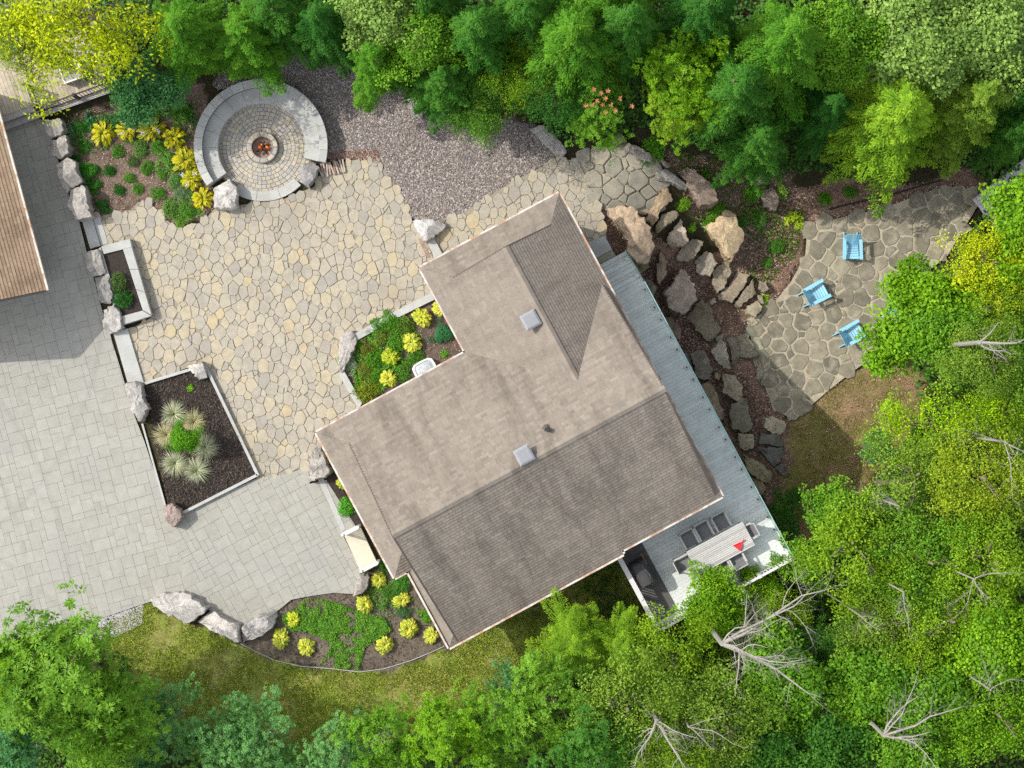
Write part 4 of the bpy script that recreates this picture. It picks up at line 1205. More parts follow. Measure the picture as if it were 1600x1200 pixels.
# window well: white rim with a clear bowl inside
wx_, wy_, _ = W(664, 577, .2); wc = Vector((wx_, wy_, 0))
wm = MB(); ring = []
N_ = 20
def well(s, z):
    out = []
    for k in range(N_):
        t = 2 * math.pi * k / N_; c_1, s_1 = math.cos(t), math.sin(t); m_ = 1 / max(abs(c_1), abs(s_1)) ** .75
        out.append(tuple(wc + tu * (c_1 * m_ * .46 * s) + tv * (s_1 * m_ * .36 * s) + Vector((0, 0, z))))
    return out
rr_ = well(1, 0) + well(1, .30) + well(.80, .30) + well(.72, .05)
wm.add(rr_, [(i * N_ + k, i * N_ + (k + 1) % N_, (i + 1) * N_ + (k + 1) % N_, (i + 1) * N_ + k) for i in range(3) for k in range(N_)])
well_o = wm.build('window_well', MAT['white'], label='white rimmed window well beside the house wall in the hosta bed', cat='window well')
wm = MB(); dome = well(.78, .26) + well(.55, .31) + well(.2, .33)
wm.add(dome, [(i * N_ + k, i * N_ + (k + 1) % N_, (i + 1) * N_ + (k + 1) % N_, (i + 1) * N_ + k) for i in range(2) for k in range(N_)] + [tuple(2 * N_ + k for k in range(N_))])
wm.build('cover', plain('cloudy_cover', (.42, .45, .48), .25, 7, .5, .5), well_o)
# lawn edging wire of the curved bed
ew = MB(); pts_ = [(376, 1006), (400, 1018), (430, 1032), (470, 1041), (520, 1045), (562, 1050), (600, 1045), (640, 1033), (672, 1020), (694, 1010)]
ew.tube([G(x, y, .05) for x, y in pts_], [.016] * len(pts_), 5)
ew.build('lawn_edging', MAT['slab'], label='thin grey edging curving between the lawn and the hosta bed', cat='edging')
ew = MB(); pts_ = [(1295, 327), (1330, 318), (1380, 308), (1440, 290), (1470, 282)]
ew.tube([G(x, y, .05) for x, y in pts_], [.04] * len(pts_), 5)
ew.build('drain_pipe', MAT['black'], label='thin black pipe lying in the leaves above the flagstone terrace', cat='pipe')

# ================================================================ FIRE PIT
FC = Vector(W(411, 231.5, 0))
pit = empty('fire_pit', FC, 'round stone fire pit with a burning log fire in the middle', 'fire pit')
def arc_block(r0, r1, a0, a1, z0, z1, n=4, r=.5, inset=.008):
    """one curved stone between two radii and two angles (degrees)"""
    mb = MB(); aa = [math.radians(a0 + (a1 - a0) * i / n) for i in range(n + 1)]
    poly = [(FC.x + r1 * math.cos(t), FC.y + r1 * math.sin(t)) for t in aa] + [(FC.x + r0 * math.cos(t), FC.y + r0 * math.sin(t)) for t in aa[::-1]]
    m = len(poly)
    V = [(x, y, z0) for x, y in poly] + [(x, y, z1 - inset) for x, y in poly]
    q = []
    g = inset / ((r0 + r1) / 2)
    aa2 = [math.radians(a0) + g + (math.radians(a1 - a0) - 2 * g) * i / n for i in range(n + 1)]
    q = [(FC.x + (r1 - inset) * math.cos(t), FC.y + (r1 - inset) * math.sin(t)) for t in aa2] + [(FC.x + (r0 + inset) * math.cos(t), FC.y + (r0 + inset) * math.sin(t)) for t in aa2[::-1]]
    V += [(x, y, z1) for x, y in q]
    F = [(i, (i + 1) % m, m + (i + 1) % m, m + i) for i in range(m)] + [(m + i, m + (i + 1) % m, 2 * m + (i + 1) % m, 2 * m + i) for i in range(m)]
    for i in range(n):
        F.append((2 * m + i, 2 * m + i + 1, 2 * m + 2 * n - i, 2 * m + 2 * n + 1 - i))
    mb.add(V, F, r)
    return mb
rf = np.random.default_rng(41)
fl = MB(); fl.prism([(FC.x + 1.95 * math.cos(t), FC.y + 1.95 * math.sin(t)) for t in np.linspace(0, 2 * math.pi, 48, endpoint=False)], .0, .05, .5)
floor_o = fl.build('pit_floor', MAT['joint'], pit)
rad = .64
while rad < 1.75:
    d = .158; n = int(2 * math.pi * (rad + d / 2) / .195); off = rf.random() * 360 / n
    wts = .75 + .5 * rf.random(n); cum = np.concatenate([[0], np.cumsum(wts)]) / wts.sum() * 360
    for k in range(n):
        g = .35 / (rad + d / 2)
        arc_block(rad + .006, rad + d - .006, off + cum[k] + g, off + cum[k + 1] - g, .04, .078 + rf.random() * .006, 2, float(np.clip(rf.normal(.5, .28), 0, 1))).build('floor_paver', MAT['pit_paver'], floor_o)
    rad += d
for k in range(11):
    arc_block(.43, .60, k * 360 / 11 + .8, (k + 1) * 360 / 11 - .8, .05, .34, 3, float(rf.random())).build('ring_stone', MAT['pit_paver'], pit)
bowl = MB()
bp = lambda r, z: [(FC.x + r * math.cos(2 * math.pi * k / 28), FC.y + r * math.sin(2 * math.pi * k / 28), z) for k in range(28)]
bowl.add(bp(.435, .30) + bp(.43, .355) + bp(.40, .355) + bp(.38, .12) + bp(.05, .10), [(i * 28 + k, i * 28 + (k + 1) % 28, (i + 1) * 28 + (k + 1) % 28, (i + 1) * 28 + k) for i in range(4) for k in range(28)])
bowl.build('fire_bowl', MAT['steel'], pit)
lg = plain('charred_log', (.09, .05, .035), .95, 14, .7, .1, bstr=.6)
for a_, z_ in ((.5, .17), (2.1, .20), (1.2, .25), (-.4, .22)):
    mb = MB(); d_ = Vector((math.cos(a_), math.sin(a_), .05)); mb.tube([FC - d_ * .28 + Vector((0, 0, z_)), FC + d_ * .02 + Vector((0, 0, z_ + .04)), FC + d_ * .28 + Vector((0, 0, z_))], [.04, .045, .035], 7, float(rf.random())); mb.build('log', lg, pit)
for (fx_, fy_, s_) in ((-.11, 0, 1.0), (.16, .01, .9), (-.04, .10, .7), (.21, -.03, .5)):
    mb = MB(); b_ = FC + Vector((fx_, fy_, .2))
    mb.tube([b_, b_ + Vector((.01, .01, .06)), b_ + Vector((.02, .02, .13 * s_ + .03)), b_ + Vector((.035, .03, .22 * s_ + .03))], [.03 * s_, .055 * s_, .035 * s_, .003], 6, float(rf.random()), cap=False)
    mb.build('flame', MAT['flame'], pit)
bench = empty('stone_bench', FC + Vector((0, 2.2, 0)), 'curved grey stone bench wrapping round the fire pit', 'bench')
A0, A1 = -14.5, 216.5
n = 13
for k in range(n):
    a0 = A0 + (A1 - A0) * k / n; a1 = A0 + (A1 - A0) * (k + 1) / n
    arc_block(1.70, 2.285, a0 + .08, a1 - .08, 0, .44, 4, .35 + .4 * float(rf.random())).build('seat_slab', MAT['slab'], bench)
n = 21
for k in range(n):
    a0 = A0 + (A1 - A0) * k / n; a1 = A0 + (A1 - A0) * (k + 1) / n
    arc_block(2.27, 2.59, a0 + .10, a1 - .10, .60, .70, 3, float(rf.random())).build('coping_stone', MAT['slab'], bench)
    arc_block(2.30, 2.53, a0 + .2, a1 - .2, 0, .60, 3, .2 + .3 * float(rf.random())).build('backrest_block', MAT['slab'], bench)
kerb = empty('pit_kerb', FC + Vector((0, -1.9, 0)), 'pale curved stone kerb on the open side of the fire pit', 'kerb stone')
for a0, a1 in ((236, 263), (263, 290), (290, 316)):
    arc_block(1.70, 2.08, a0 + .15, a1 - .15, 0, .11, 5, .7).build('kerb_stone', MAT['slab'], kerb)
# thin upright bricks beside the round boulder
be = empty('brick_edging', W(520, 262, 0), 'row of rough upright bricks beside the dark round boulder', 'edging')
for i in range(11):
    t = i / 10; x, y, z = W(500 + 37 * t, 267 - 8 * t, .1); mb = MB(); an = rf.normal() * .12 + .25
    mb.box((x, y, .05 + rf.random() * .03), (.065, .42 + rf.random() * .16, .16), (math.cos(an), math.sin(an), 0), (-math.sin(an), math.cos(an), 0), float(rf.random())); mb.build('brick', MAT['brick'], be)
# ================================================================ BOULDERS
def boulder(poly, h, label, col, seed, cat='boulder', base=None, group=None, flat=.5, name='boulder', tiltk=.12):
    """rough stone from its outline: rings from foot to crest, cut by random fracture planes"""
    rng = np.random.default_rng(seed)
    cxp = sum(p[0] for p in poly) / len(poly); cyp = sum(p[1] for p in poly) / len(poly)
    zb = G(cxp, cyp)[2] if base is None else base
    zt = zb + h
    P = np.array([W(x, y, zb + h * .7)[:2] for x, y in poly])
    if group in (GS, GSM): P = P.mean(0) + (P - P.mean(0)) * 1.12
    # even resampling of the outline
    Q = np.vstack([P, P[:1]]); seg = np.hypot(*np.diff(Q, axis=0).T); cum = np.concatenate([[0], np.cumsum(seg)]); N = 42
    t = np.linspace(0, cum[-1], N, endpoint=False)
    O = np.stack([np.interp(t, cum, Q[:, 0]), np.interp(t, cum, Q[:, 1])], -1)
    ar = np.sum(O[:, 0] * np.roll(O[:, 1], -1) - np.roll(O[:, 0], -1) * O[:, 1])
    if ar < 0: O = O[::-1]
    c = O.mean(0); size = math.sqrt(abs(ar) / 2)
    O = O + rng.normal(0, .012 * size + .008, O.shape)
    prof = [(1.05, -.5), (1.03, .0), (1.0, .45), (.99, .78), (.965, .95), (.90, 1.0), (.62, 1.01), (.30, 1.02)]
    V = []
    ph = rng.random(6) * 100
    for s, f in prof:
        xy = c + (O - c) * s
        z = zb + h * f * np.ones(N)
        if f > .3:
            nn = vnoise(xy[:, 0] * 3.2 + ph[0], xy[:, 1] * 3.2 + ph[1], seed) - .5
            n2 = vnoise(xy[:, 0] * 9 + ph[2], xy[:, 1] * 9 + ph[3], seed + 3) - .5
            z = z + (nn * .17 + n2 * .09) * min(h, .7)
            xy = xy + (np.stack([vnoise(xy[:, 0] * 7 + ph[4], xy[:, 1] * 7, seed + 5), vnoise(xy[:, 0] * 7, xy[:, 1] * 7 + ph[5], seed + 6)], -1) - .5) * .10 * size
        V.append(np.concatenate([xy, z[:, None]], 1))
    V.append(np.array([[c[0], c[1], zb + h * 1.03]]))
    V = np.vstack(V)
    for k in range(6):
        a = rng.random() * 6.283; g = rng.uniform(.08, .6) if k < 4 else rng.uniform(.8, 2.2); off = (rng.uniform(.0, .4) if k < 4 else rng.uniform(.45, .8)) * size
        pl = zt + .02 - ((V[:, 0] - c[0]) * math.cos(a) + (V[:, 1] - c[1]) * math.sin(a) - off) * g
        V[:, 2] = np.where(V[:, 2] > zb + .1 * h, np.maximum(np.minimum(V[:, 2], pl), zb + .1 * h), V[:, 2])
    a = rng.random() * 6.283
    V[:, 2] += ((V[:, 0] - c[0]) * math.cos(a) + (V[:, 1] - c[1]) * math.sin(a)) * rng.normal() * tiltk * (V[:, 2] > zb + .2 * h)
    R = len(prof); F = []
    for i in range(R - 1):
        for k in range(N):
            k2 = (k + 1) % N
            F += [(i * N + k, i * N + k2, (i + 1) * N + k2), (i * N + k, (i + 1) * N + k2, (i + 1) * N + k)]
    for k in range(N): F.append(((R - 1) * N + k, (R - 1) * N + (k + 1) % N, R * N))
    loc = np.array([c[0], c[1], zb])
    me = raw_mesh(name, V - loc, F, MAT['rock'], rng.random(len(F)))
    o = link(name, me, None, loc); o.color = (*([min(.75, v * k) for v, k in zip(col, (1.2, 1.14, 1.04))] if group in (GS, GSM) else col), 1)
    return tag(o, label, cat, group)

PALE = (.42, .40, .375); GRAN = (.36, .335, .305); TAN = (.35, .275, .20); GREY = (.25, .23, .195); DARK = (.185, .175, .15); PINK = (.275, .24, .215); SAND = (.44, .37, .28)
GW, GS, GSM, GL = 'granite boulders walling the hosta bed from the driveway', 'boulders on the slope below the house', 'stone slab steps climbing the slope', 'boulders at the lawn end of the walk'
ROCKS = [
 # driveway wall
 ([(70, 187), (97, 186), (102, 205), (97, 212), (80, 216), (73, 208)], .75, 'square granite boulder tucked under the black deck railing', GRAN, GW),
 ([(82, 220), (104, 212), (111, 240), (96, 251), (83, 242)], .75, 'granite boulder second below the black deck railing', GRAN, GW),
 ([(90, 258), (107, 247), (118, 251), (128, 283), (105, 301), (96, 292)], .8, 'broad granite boulder in the middle of the driveway wall', GRAN, GW),
 ([(108, 297), (133, 289), (144, 338), (124, 346), (107, 324)], .8, 'long granite boulder at the lower end of the driveway wall above the step', (.42, .39, .36), GW),
 ([(132, 396), (155, 388), (163, 412), (166, 428), (147, 434), (135, 415)], .6, 'speckled boulder at the uphill end of the raised planter', GRAN, 'boulders beside the raised planter'),
 ([(147, 435), (168, 427), (178, 463), (172, 475), (158, 473)], .6, 'mottled dark grey boulder in the middle beside the raised planter', (.29, .28, .265), 'boulders beside the raised planter'),
 ([(162, 485), (178, 475), (188, 487), (192, 513), (172, 521), (161, 512)], .6, 'pale pinkish boulder at the downhill end of the raised planter', PALE, 'boulders beside the raised planter'),
 ([(196, 599), (220, 596), (224, 618), (231, 638), (220, 661), (206, 640)], .8, 'tall jagged pale boulder at the driveway corner of the mulch bed', PALE, None),
 ([(291, 572), (316, 565), (325, 588), (311, 594)], .5, 'small pale boulder on the patio corner of the mulch bed', PALE, None),
 ([(257, 789), (269, 786), (284, 797), (286, 809), (270, 825), (259, 812)], .65, 'brown hollowed boulder at the lowest corner of the mulch bed', (.34, .27, .235), None),
 ([(645, 346), (660, 341), (680, 344), (697, 351), (690, 360), (665, 378), (652, 362)], .6, 'bright white jagged boulder between the gravel and the house wing', (.55, .54, .52), None),
 ([(629, 152), (650, 153), (661, 168), (659, 184), (648, 178)], .5, 'pale pointed rock half under the cedar at the gravel', PALE, None),
 ([(829, 201), (848, 195), (885, 233), (878, 247), (868, 242)], .45, 'long narrow pale stone lying at the far edge of the gravel', (.42, .40, .38), None),
 ([(475, 256), (488, 253), (498, 262), (494, 276), (482, 293), (469, 284), (470, 268)], .6, 'dark speckled round boulder at the bench end by the bricks', (.33, .315, .31), None),
 ([(335, 294), (358, 280), (371, 293), (369, 325), (336, 327)], .7, 'square hewn boulder at the hosta end of the stone bench', (.50, .475, .45), None),
 ([(531, 528), (540, 519), (553, 517), (558, 530), (553, 548), (541, 570), (534, 583), (529, 575)], .45, 'smooth rounded boulder at the patio corner of the house bed', (.46, .43, .40), None),
 ([(484, 753), (482, 733), (488, 702), (500, 699), (519, 737), (509, 746)], .7, 'triangular grey boulder under the front eave beside the walk', GRAN, None),
 ([(551, 931), (562, 897), (575, 899), (575, 916), (567, 928)], .55, 'upright pale boulder beside the porch and the hostas', (.42, .38, .34), None),
 ([(232, 938), (255, 927), (294, 926), (327, 951), (300, 972), (289, 974), (250, 955)], .6, 'largest pale slab boulder where the driveway meets the lawn', (.46, .44, .41), GL),
 ([(307, 973), (331, 956), (375, 978), (375, 1004), (341, 989), (333, 986)], .6, 'middle of the three pale boulders beside the lawn', (.47, .44, .41), GL),
 ([(377, 979), (400, 967), (432, 957), (428, 977), (408, 994), (378, 1005)], .6, 'pale wedge boulder touching the curved hosta bed', (.44, .42, .40), GL),
 # slope
 ([(951, 330), (966, 325), (988, 327), (1005, 344), (1016, 362), (1018, 383), (1012, 404), (997, 407), (982, 396), (979, 379), (973, 362), (962, 351)], 1.2, 'huge tan streaked boulder beside the deck stairs', (.36, .29, .225), GS),
 ([(1063, 263), (1080, 265), (1099, 280), (1110, 289), (1121, 310), (1112, 317), (1093, 317), (1080, 299), (1072, 284), (1061, 271)], .9, 'long brown boulder along the shady edge of the slope', (.26, .21, .18), GS),
 ([(1025, 271), (1042, 267), (1059, 278), (1071, 289), (1069, 295), (1056, 289), (1042, 284), (1029, 282)], .5, 'thin grey rock ridge beside the flagstone landing', (.27, .265, .26), GS),
 ([(982, 226), (994, 227), (1007, 237), (1024, 246), (1020, 253), (1005, 251), (990, 241), (975, 233)], .5, 'grey slanting rock above the flagstone landing', (.26, .25, .235), GS),
 ([(1026, 242), (1048, 259), (1042, 262), (1031, 252)], .3, 'narrow rock sliver behind the flagstone landing', (.24, .21, .19), GS),
 ([(961, 213), (972, 210), (975, 222), (963, 228), (957, 220)], .45, 'brown rock under the red tipped maple', (.23, .19, .175), GS),
 ([(1042, 293), (1048, 312), (1031, 331), (1022, 349), (1011, 340), (1029, 306)], .35, 'tan stepping slab topmost on the slope, below the landing', (.34, .27, .195), GSM),
 ([(1054, 329), (1058, 338), (1043, 351), (1028, 362), (1026, 355), (1035, 336)], .4, 'greenish grey stepping slab second from the landing', (.25, .235, .175), GSM),
 ([(1063, 345), (1076, 376), (1065, 383), (1050, 386), (1042, 372)], .45, 'pale squarish stepping slab third from the landing', (.37, .325, .28), GSM),
 ([(1082, 374), (1097, 379), (1093, 389), (1076, 408), (1059, 406), (1061, 394)], .45, 'grooved grey stepping slab fourth from the landing', (.25, .225, .19), GSM),
 ([(1101, 394), (1112, 397), (1119, 411), (1108, 430), (1091, 428), (1086, 409)], .45, 'smooth grey hexagonal slab halfway down the steps', (.29, .27, .235), GSM),
 ([(1133, 409), (1140, 416), (1141, 428), (1130, 447), (1121, 457), (1114, 444), (1115, 424)], .45, 'tapered grey brown slab below the hexagonal step', (.28, .25, .20), GSM),
 ([(1153, 427), (1168, 432), (1162, 445), (1145, 471), (1127, 467), (1123, 460), (1140, 445)], .45, 'longest smooth slab step near the foot of the slope', (.26, .225, .18), GSM),
 ([(1175, 439), (1179, 458), (1175, 463), (1154, 480), (1149, 473), (1162, 455)], .4, 'lowest slab step next to the flagstone terrace', (.25, .22, .18), GSM),
 ([(1182, 471), (1190, 480), (1180, 496), (1166, 488), (1169, 480)], .4, 'pale small boulder at the edge of the flagstone terrace', (.36, .33, .26), GS),
 ([(1187, 440), (1196, 442), (1200, 452), (1193, 457), (1186, 452)], .35, 'little grey rock beside the lowest slab step', GREY, GS),
 ([(1184, 462), (1190, 463), (1193, 474), (1186, 475)], .3, 'tiny rock behind the bright green weed', GREY, GS),
 ([(1033, 395), (1041, 408), (1040, 428), (1031, 443), (1026, 438), (1026, 415)], .7, 'upright narrow brown boulder between the stairs and the slabs', (.24, .20, .155), GS),
 ([(990, 408), (1009, 409), (1014, 417), (998, 428)], .6, 'wedge of greenish rock against the deck stairs', (.22, .20, .13), GS),
 ([(1099, 355), (1118, 348), (1133, 331), (1144, 333), (1152, 353), (1160, 368), (1151, 389), (1140, 406), (1133, 396), (1125, 381), (1112, 366)], .9, 'tan split boulder with a cracked face below the green weeds', (.39, .32, .225), GS),
 ([(1065, 425), (1073, 431), (1083, 447), (1085, 468), (1073, 485), (1062, 489), (1049, 483), (1042, 470), (1037, 457), (1049, 444)], 1.3, 'great pinkish grey angular boulder in the middle of the slope', PINK, GS),
 ([(1096, 473), (1106, 478), (1122, 514), (1117, 525), (1104, 530), (1091, 517), (1075, 496), (1081, 488)], .6, 'long flat grey brown boulder below the great pinkish one', (.21, .19, .15), GS),
 ([(1040, 498), (1052, 500), (1062, 515), (1060, 530), (1052, 532), (1040, 515)], .6, 'round brown boulder half under the glass railing', (.19, .155, .125), GS),
 ([(1125, 533), (1133, 538), (1136, 559), (1141, 574), (1130, 574), (1120, 562), (1112, 550)], .6, 'pale veined upright boulder among red leaves', (.33, .31, .27), GS),
 ([(1137, 530), (1150, 528), (1156, 555), (1151, 568), (1144, 566), (1142, 548)], .35, 'narrow dark slab leaning beside the flagstone edge', (.18, .17, .14), GS),
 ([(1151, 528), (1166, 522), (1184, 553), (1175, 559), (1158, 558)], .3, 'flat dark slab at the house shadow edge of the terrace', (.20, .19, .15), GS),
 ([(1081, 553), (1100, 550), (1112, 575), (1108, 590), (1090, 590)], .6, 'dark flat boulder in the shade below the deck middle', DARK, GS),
 ([(1108, 470), (1117, 466), (1119, 472), (1111, 477)], .2, 'fist sized pale stone lying on red leaves', (.38, .35, .29), GS),
 ([(1066, 548), (1078, 555), (1082, 580), (1075, 575)], .4, 'dark rock sliver hugging the deck edge', DARK, GS),
 ([(1003, 435), (1018, 440), (1025, 450), (1020, 462), (1008, 452)], .5, 'grey rock at the corner of the deck and its stairs', GREY, GS),
 ([(1131, 586), (1148, 588), (1157, 602), (1161, 623), (1152, 626), (1131, 613)], .7, 'greyish tan boulder topmost in the row beside the deck', (.29, .26, .21), GS),
 ([(1163, 625), (1170, 646), (1174, 663), (1168, 674), (1146, 670), (1142, 657), (1144, 633)], .8, 'smooth dark green grey boulder in the row beside the deck', (.185, .18, .145), GS),
 ([(1154, 679), (1175, 679), (1176, 700), (1168, 703), (1157, 700)], .5, 'small squarish pale boulder in the row beside the deck', (.33, .31, .24), GS),
 ([(1196, 655), (1205, 652), (1222, 657), (1229, 665), (1222, 675), (1212, 678), (1195, 668)], .5, 'rounded tan boulder at the tip of the flagstone terrace', (.36, .33, .265), GS),
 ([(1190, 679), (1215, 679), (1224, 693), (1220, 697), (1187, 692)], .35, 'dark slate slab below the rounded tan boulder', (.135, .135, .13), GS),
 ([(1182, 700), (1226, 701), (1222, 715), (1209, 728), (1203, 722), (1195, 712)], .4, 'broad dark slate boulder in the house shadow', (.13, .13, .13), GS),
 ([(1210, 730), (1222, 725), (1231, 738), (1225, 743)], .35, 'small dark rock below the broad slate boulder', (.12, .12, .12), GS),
 ([(1164, 714), (1185, 722), (1206, 740), (1203, 754), (1190, 750), (1170, 738)], .6, 'ribbed mossy boulder beside the lower deck', (.25, .23, .16), GS),
 ([(1172, 744), (1190, 752), (1196, 763), (1190, 772), (1180, 762)], .5, 'olive boulder lowest in the row beside the deck', (.21, .195, .13), GS),
 ([(1098, 604), (1108, 598), (1120, 615), (1130, 650), (1124, 654), (1112, 640)], .6, 'long tan boulder pressed against the glass railing', (.28, .24, .18), GS),
 ([(1117, 582), (1126, 585), (1124, 594), (1116, 591)], .25, 'little greenish stone above the row beside the deck', (.25, .24, .17), GS),
 ([(1105, 524), (1112, 522), (1114, 530), (1107, 533)], .25, 'flat green grey stone touching the long flat boulder', (.25, .25, .19), GS),
 ([(1117, 526), (1130, 521), (1128, 532), (1120, 537)], .25, 'small slanted stone above the veined upright boulder', (.22, .21, .17), GS),
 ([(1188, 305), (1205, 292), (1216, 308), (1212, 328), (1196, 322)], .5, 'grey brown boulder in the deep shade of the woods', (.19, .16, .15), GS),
 ([(1172, 282), (1185, 275), (1190, 286), (1180, 290)], .35, 'pinkish small boulder under the hemlocks', (.30, .24, .23), GS),
 ([(1168, 500), (1176, 494), (1184, 504), (1174, 512)], .12, 'flat little stone set at the terrace corner', (.33, .31, .24), GS),
 ([(1186, 560), (1192, 580), (1188, 600), (1181, 588)], .2, 'line of small stones bordering the shaded terrace', (.24, .23, .19), GS),
]
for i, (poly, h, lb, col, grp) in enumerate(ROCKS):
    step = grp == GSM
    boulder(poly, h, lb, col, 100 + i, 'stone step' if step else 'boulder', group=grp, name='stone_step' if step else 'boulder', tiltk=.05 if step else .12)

# ================================================================ FOLIAGE BUILDERS (unit-tested sizes in metres)
def nrm(a): return a / (np.linalg.norm(a, axis=-1, keepdims=True) + 1e-9)

def leaf_quads(P, D, N, L, Wd, fold=.18):
    D = nrm(D); S = nrm(np.cross(D, N)); N = np.cross(S, D)
    L = L[:, None]; w = Wd[:, None] / 2
    V = np.stack([P, P + D * L * .45 - S * w + N * w * fold, P + D * L - N * L * .12, P + D * L * .45 + S * w + N * w * fold], 1)
    return V.reshape(-1, 3)

def mesh_from_leaves(name, V, rnd, mat):
    n = len(V) // 4
    F = np.arange(4 * n).reshape(n, 4)
    return raw_mesh(name, V, F, mat, rnd)

def lobes(rng, az, amt=.22):
    r = np.ones_like(az)
    for k, a in ((2, .5), (3, .9), (5, .7), (8, .45), (13, .3)):
        r += amt * a * rng.normal(.0, .6) * np.sin(k * az + rng.random() * 6.283)
    return np.clip(r, .62, 1.25)

def broad_crown(seed, R=2.6, nclump=120, per=105, L=.165, asp=.68, style='leaf', squash=.8, rc=(.38, .80), hang=0.0):
    rng = np.random.default_rng(seed)
    # boughs: each carries clumps of leaves from its middle to its tip, so that the outline breaks and gaps open between them
    nb = 13
    baz = (np.arange(nb) * 2.399 + rng.normal(0, .35, nb)); bel = np.radians(rng.uniform(2, 80, nb)); bel[:5] = np.radians(rng.uniform(0, 28, 5))
    bl = R * rng.uniform(.78, 1.16, nb) * np.where(bel > .9, .85, 1)
    nc = nclump
    w = bl * (.4 + np.cos(bel)); b = rng.choice(nb, nc, p=w / w.sum())
    t = .30 + .72 * rng.random(nc) ** .7
    hd = np.stack([np.cos(baz[b]) * np.cos(bel[b]), np.sin(baz[b]) * np.cos(bel[b]), np.sin(bel[b])], -1)
    C = hd * (bl[b] * t)[:, None] + rng.normal(0, 1, (nc, 3)) * np.array([1, 1, .55]) * (R * .155 * (.6 + .6 * t))[:, None]
    C[:, 2] = C[:, 2] * squash - .10 * R * t
    d = nrm(C + np.array([0, 0, .15 * R]))
    ax = nrm(d * np.array([.9, .9, .4]) + np.array([0, 0, .75]) + rng.normal(0, .28, (nc, 3)))
    rcl = rng.uniform(*rc, nc) * R / 2.6
    tone = rng.random(nc)
    Vs = []; Rs = []
    e1 = nrm(np.cross(ax, np.array([0.31, .2, .93]))); e2 = np.cross(ax, e1)
    for i in range(nc):
        n = max(12, int(per * (rcl[i] / (R / 2.6) / .6) ** 2))
        if style == 'leaf':
            q = np.sqrt(rng.random(n)); t = rng.random(n) * 6.283
            prj = (1 + .35 * np.sin(3 * t + i) + .2 * np.sin(5 * t + 2 * i))
            off = (np.cos(t) * q * prj)[:, None] * e1[i] + (np.sin(t) * q * prj)[:, None] * e2[i]
            lift = (-.45 * q ** 2 + rng.normal(0, .16, n))[:, None] * ax[i]
            P = C[i] + (off + lift) * rcl[i]
            P[:, 2] -= hang * q ** 2 * rcl[i]
            D = off + rng.normal(0, .55, (n, 3)) + np.array([0, 0, -.12 - hang * .6])
            N = ax[i] + rng.normal(0, .45, (n, 3))
            Ln = L * rng.uniform(.5, 1.4, n)
            Vs.append(leaf_quads(P, D, N, Ln, Ln * asp)); Rs.append(np.clip(.55 * tone[i] + .45 * rng.random(n), 0, 1))
        else:
            # whorls of leaflets: star rosettes (sumac, ash)
            m = max(4, int(n / 11)); q = np.sqrt(rng.random(m)); t = rng.random(m) * 6.283
            off = (np.cos(t) * q)[:, None] * e1[i] + (np.sin(t) * q)[:, None] * e2[i]
            RC = C[i] + (off + (-.45 * q ** 2 + rng.normal(0, .18, m))[:, None] * ax[i]) * rcl[i]
            k = 11
            a2 = np.linspace(0, 6.283, k, endpoint=False)[None] + rng.random((m, 1)) * 6.283 + rng.normal(0, .12, (m, k))
            f1 = nrm(np.cross(ax[i] + rng.normal(0, .35, (m, 3)), e1[i])); axm = nrm(ax[i] + rng.normal(0, .3, (m, 3))); f2 = np.cross(axm, f1)
            D = np.cos(a2)[..., None] * f1[:, None] + np.sin(a2)[..., None] * f2[:, None] + axm[:, None] * rng.uniform(-.15, .45, (m, k))[..., None]
            Ln = L * rng.uniform(.7, 1.2, (m, k))
            P = np.repeat(RC[:, None], k, 1) + D * .03
            N = np.repeat(axm[:, None], k, 1) + rng.normal(0, .2, (m, k, 3))
            Vs.append(leaf_quads(P.reshape(-1, 3), D.reshape(-1, 3), N.reshape(-1, 3), Ln.ravel(), (Ln * asp).ravel()))
            Rs.append(np.clip(.5 * tone[i] + .2 * np.repeat(rng.random(m), k) + .3 * rng.random(m * k), 0, 1))
    return np.vstack(Vs), np.concatenate(Rs)

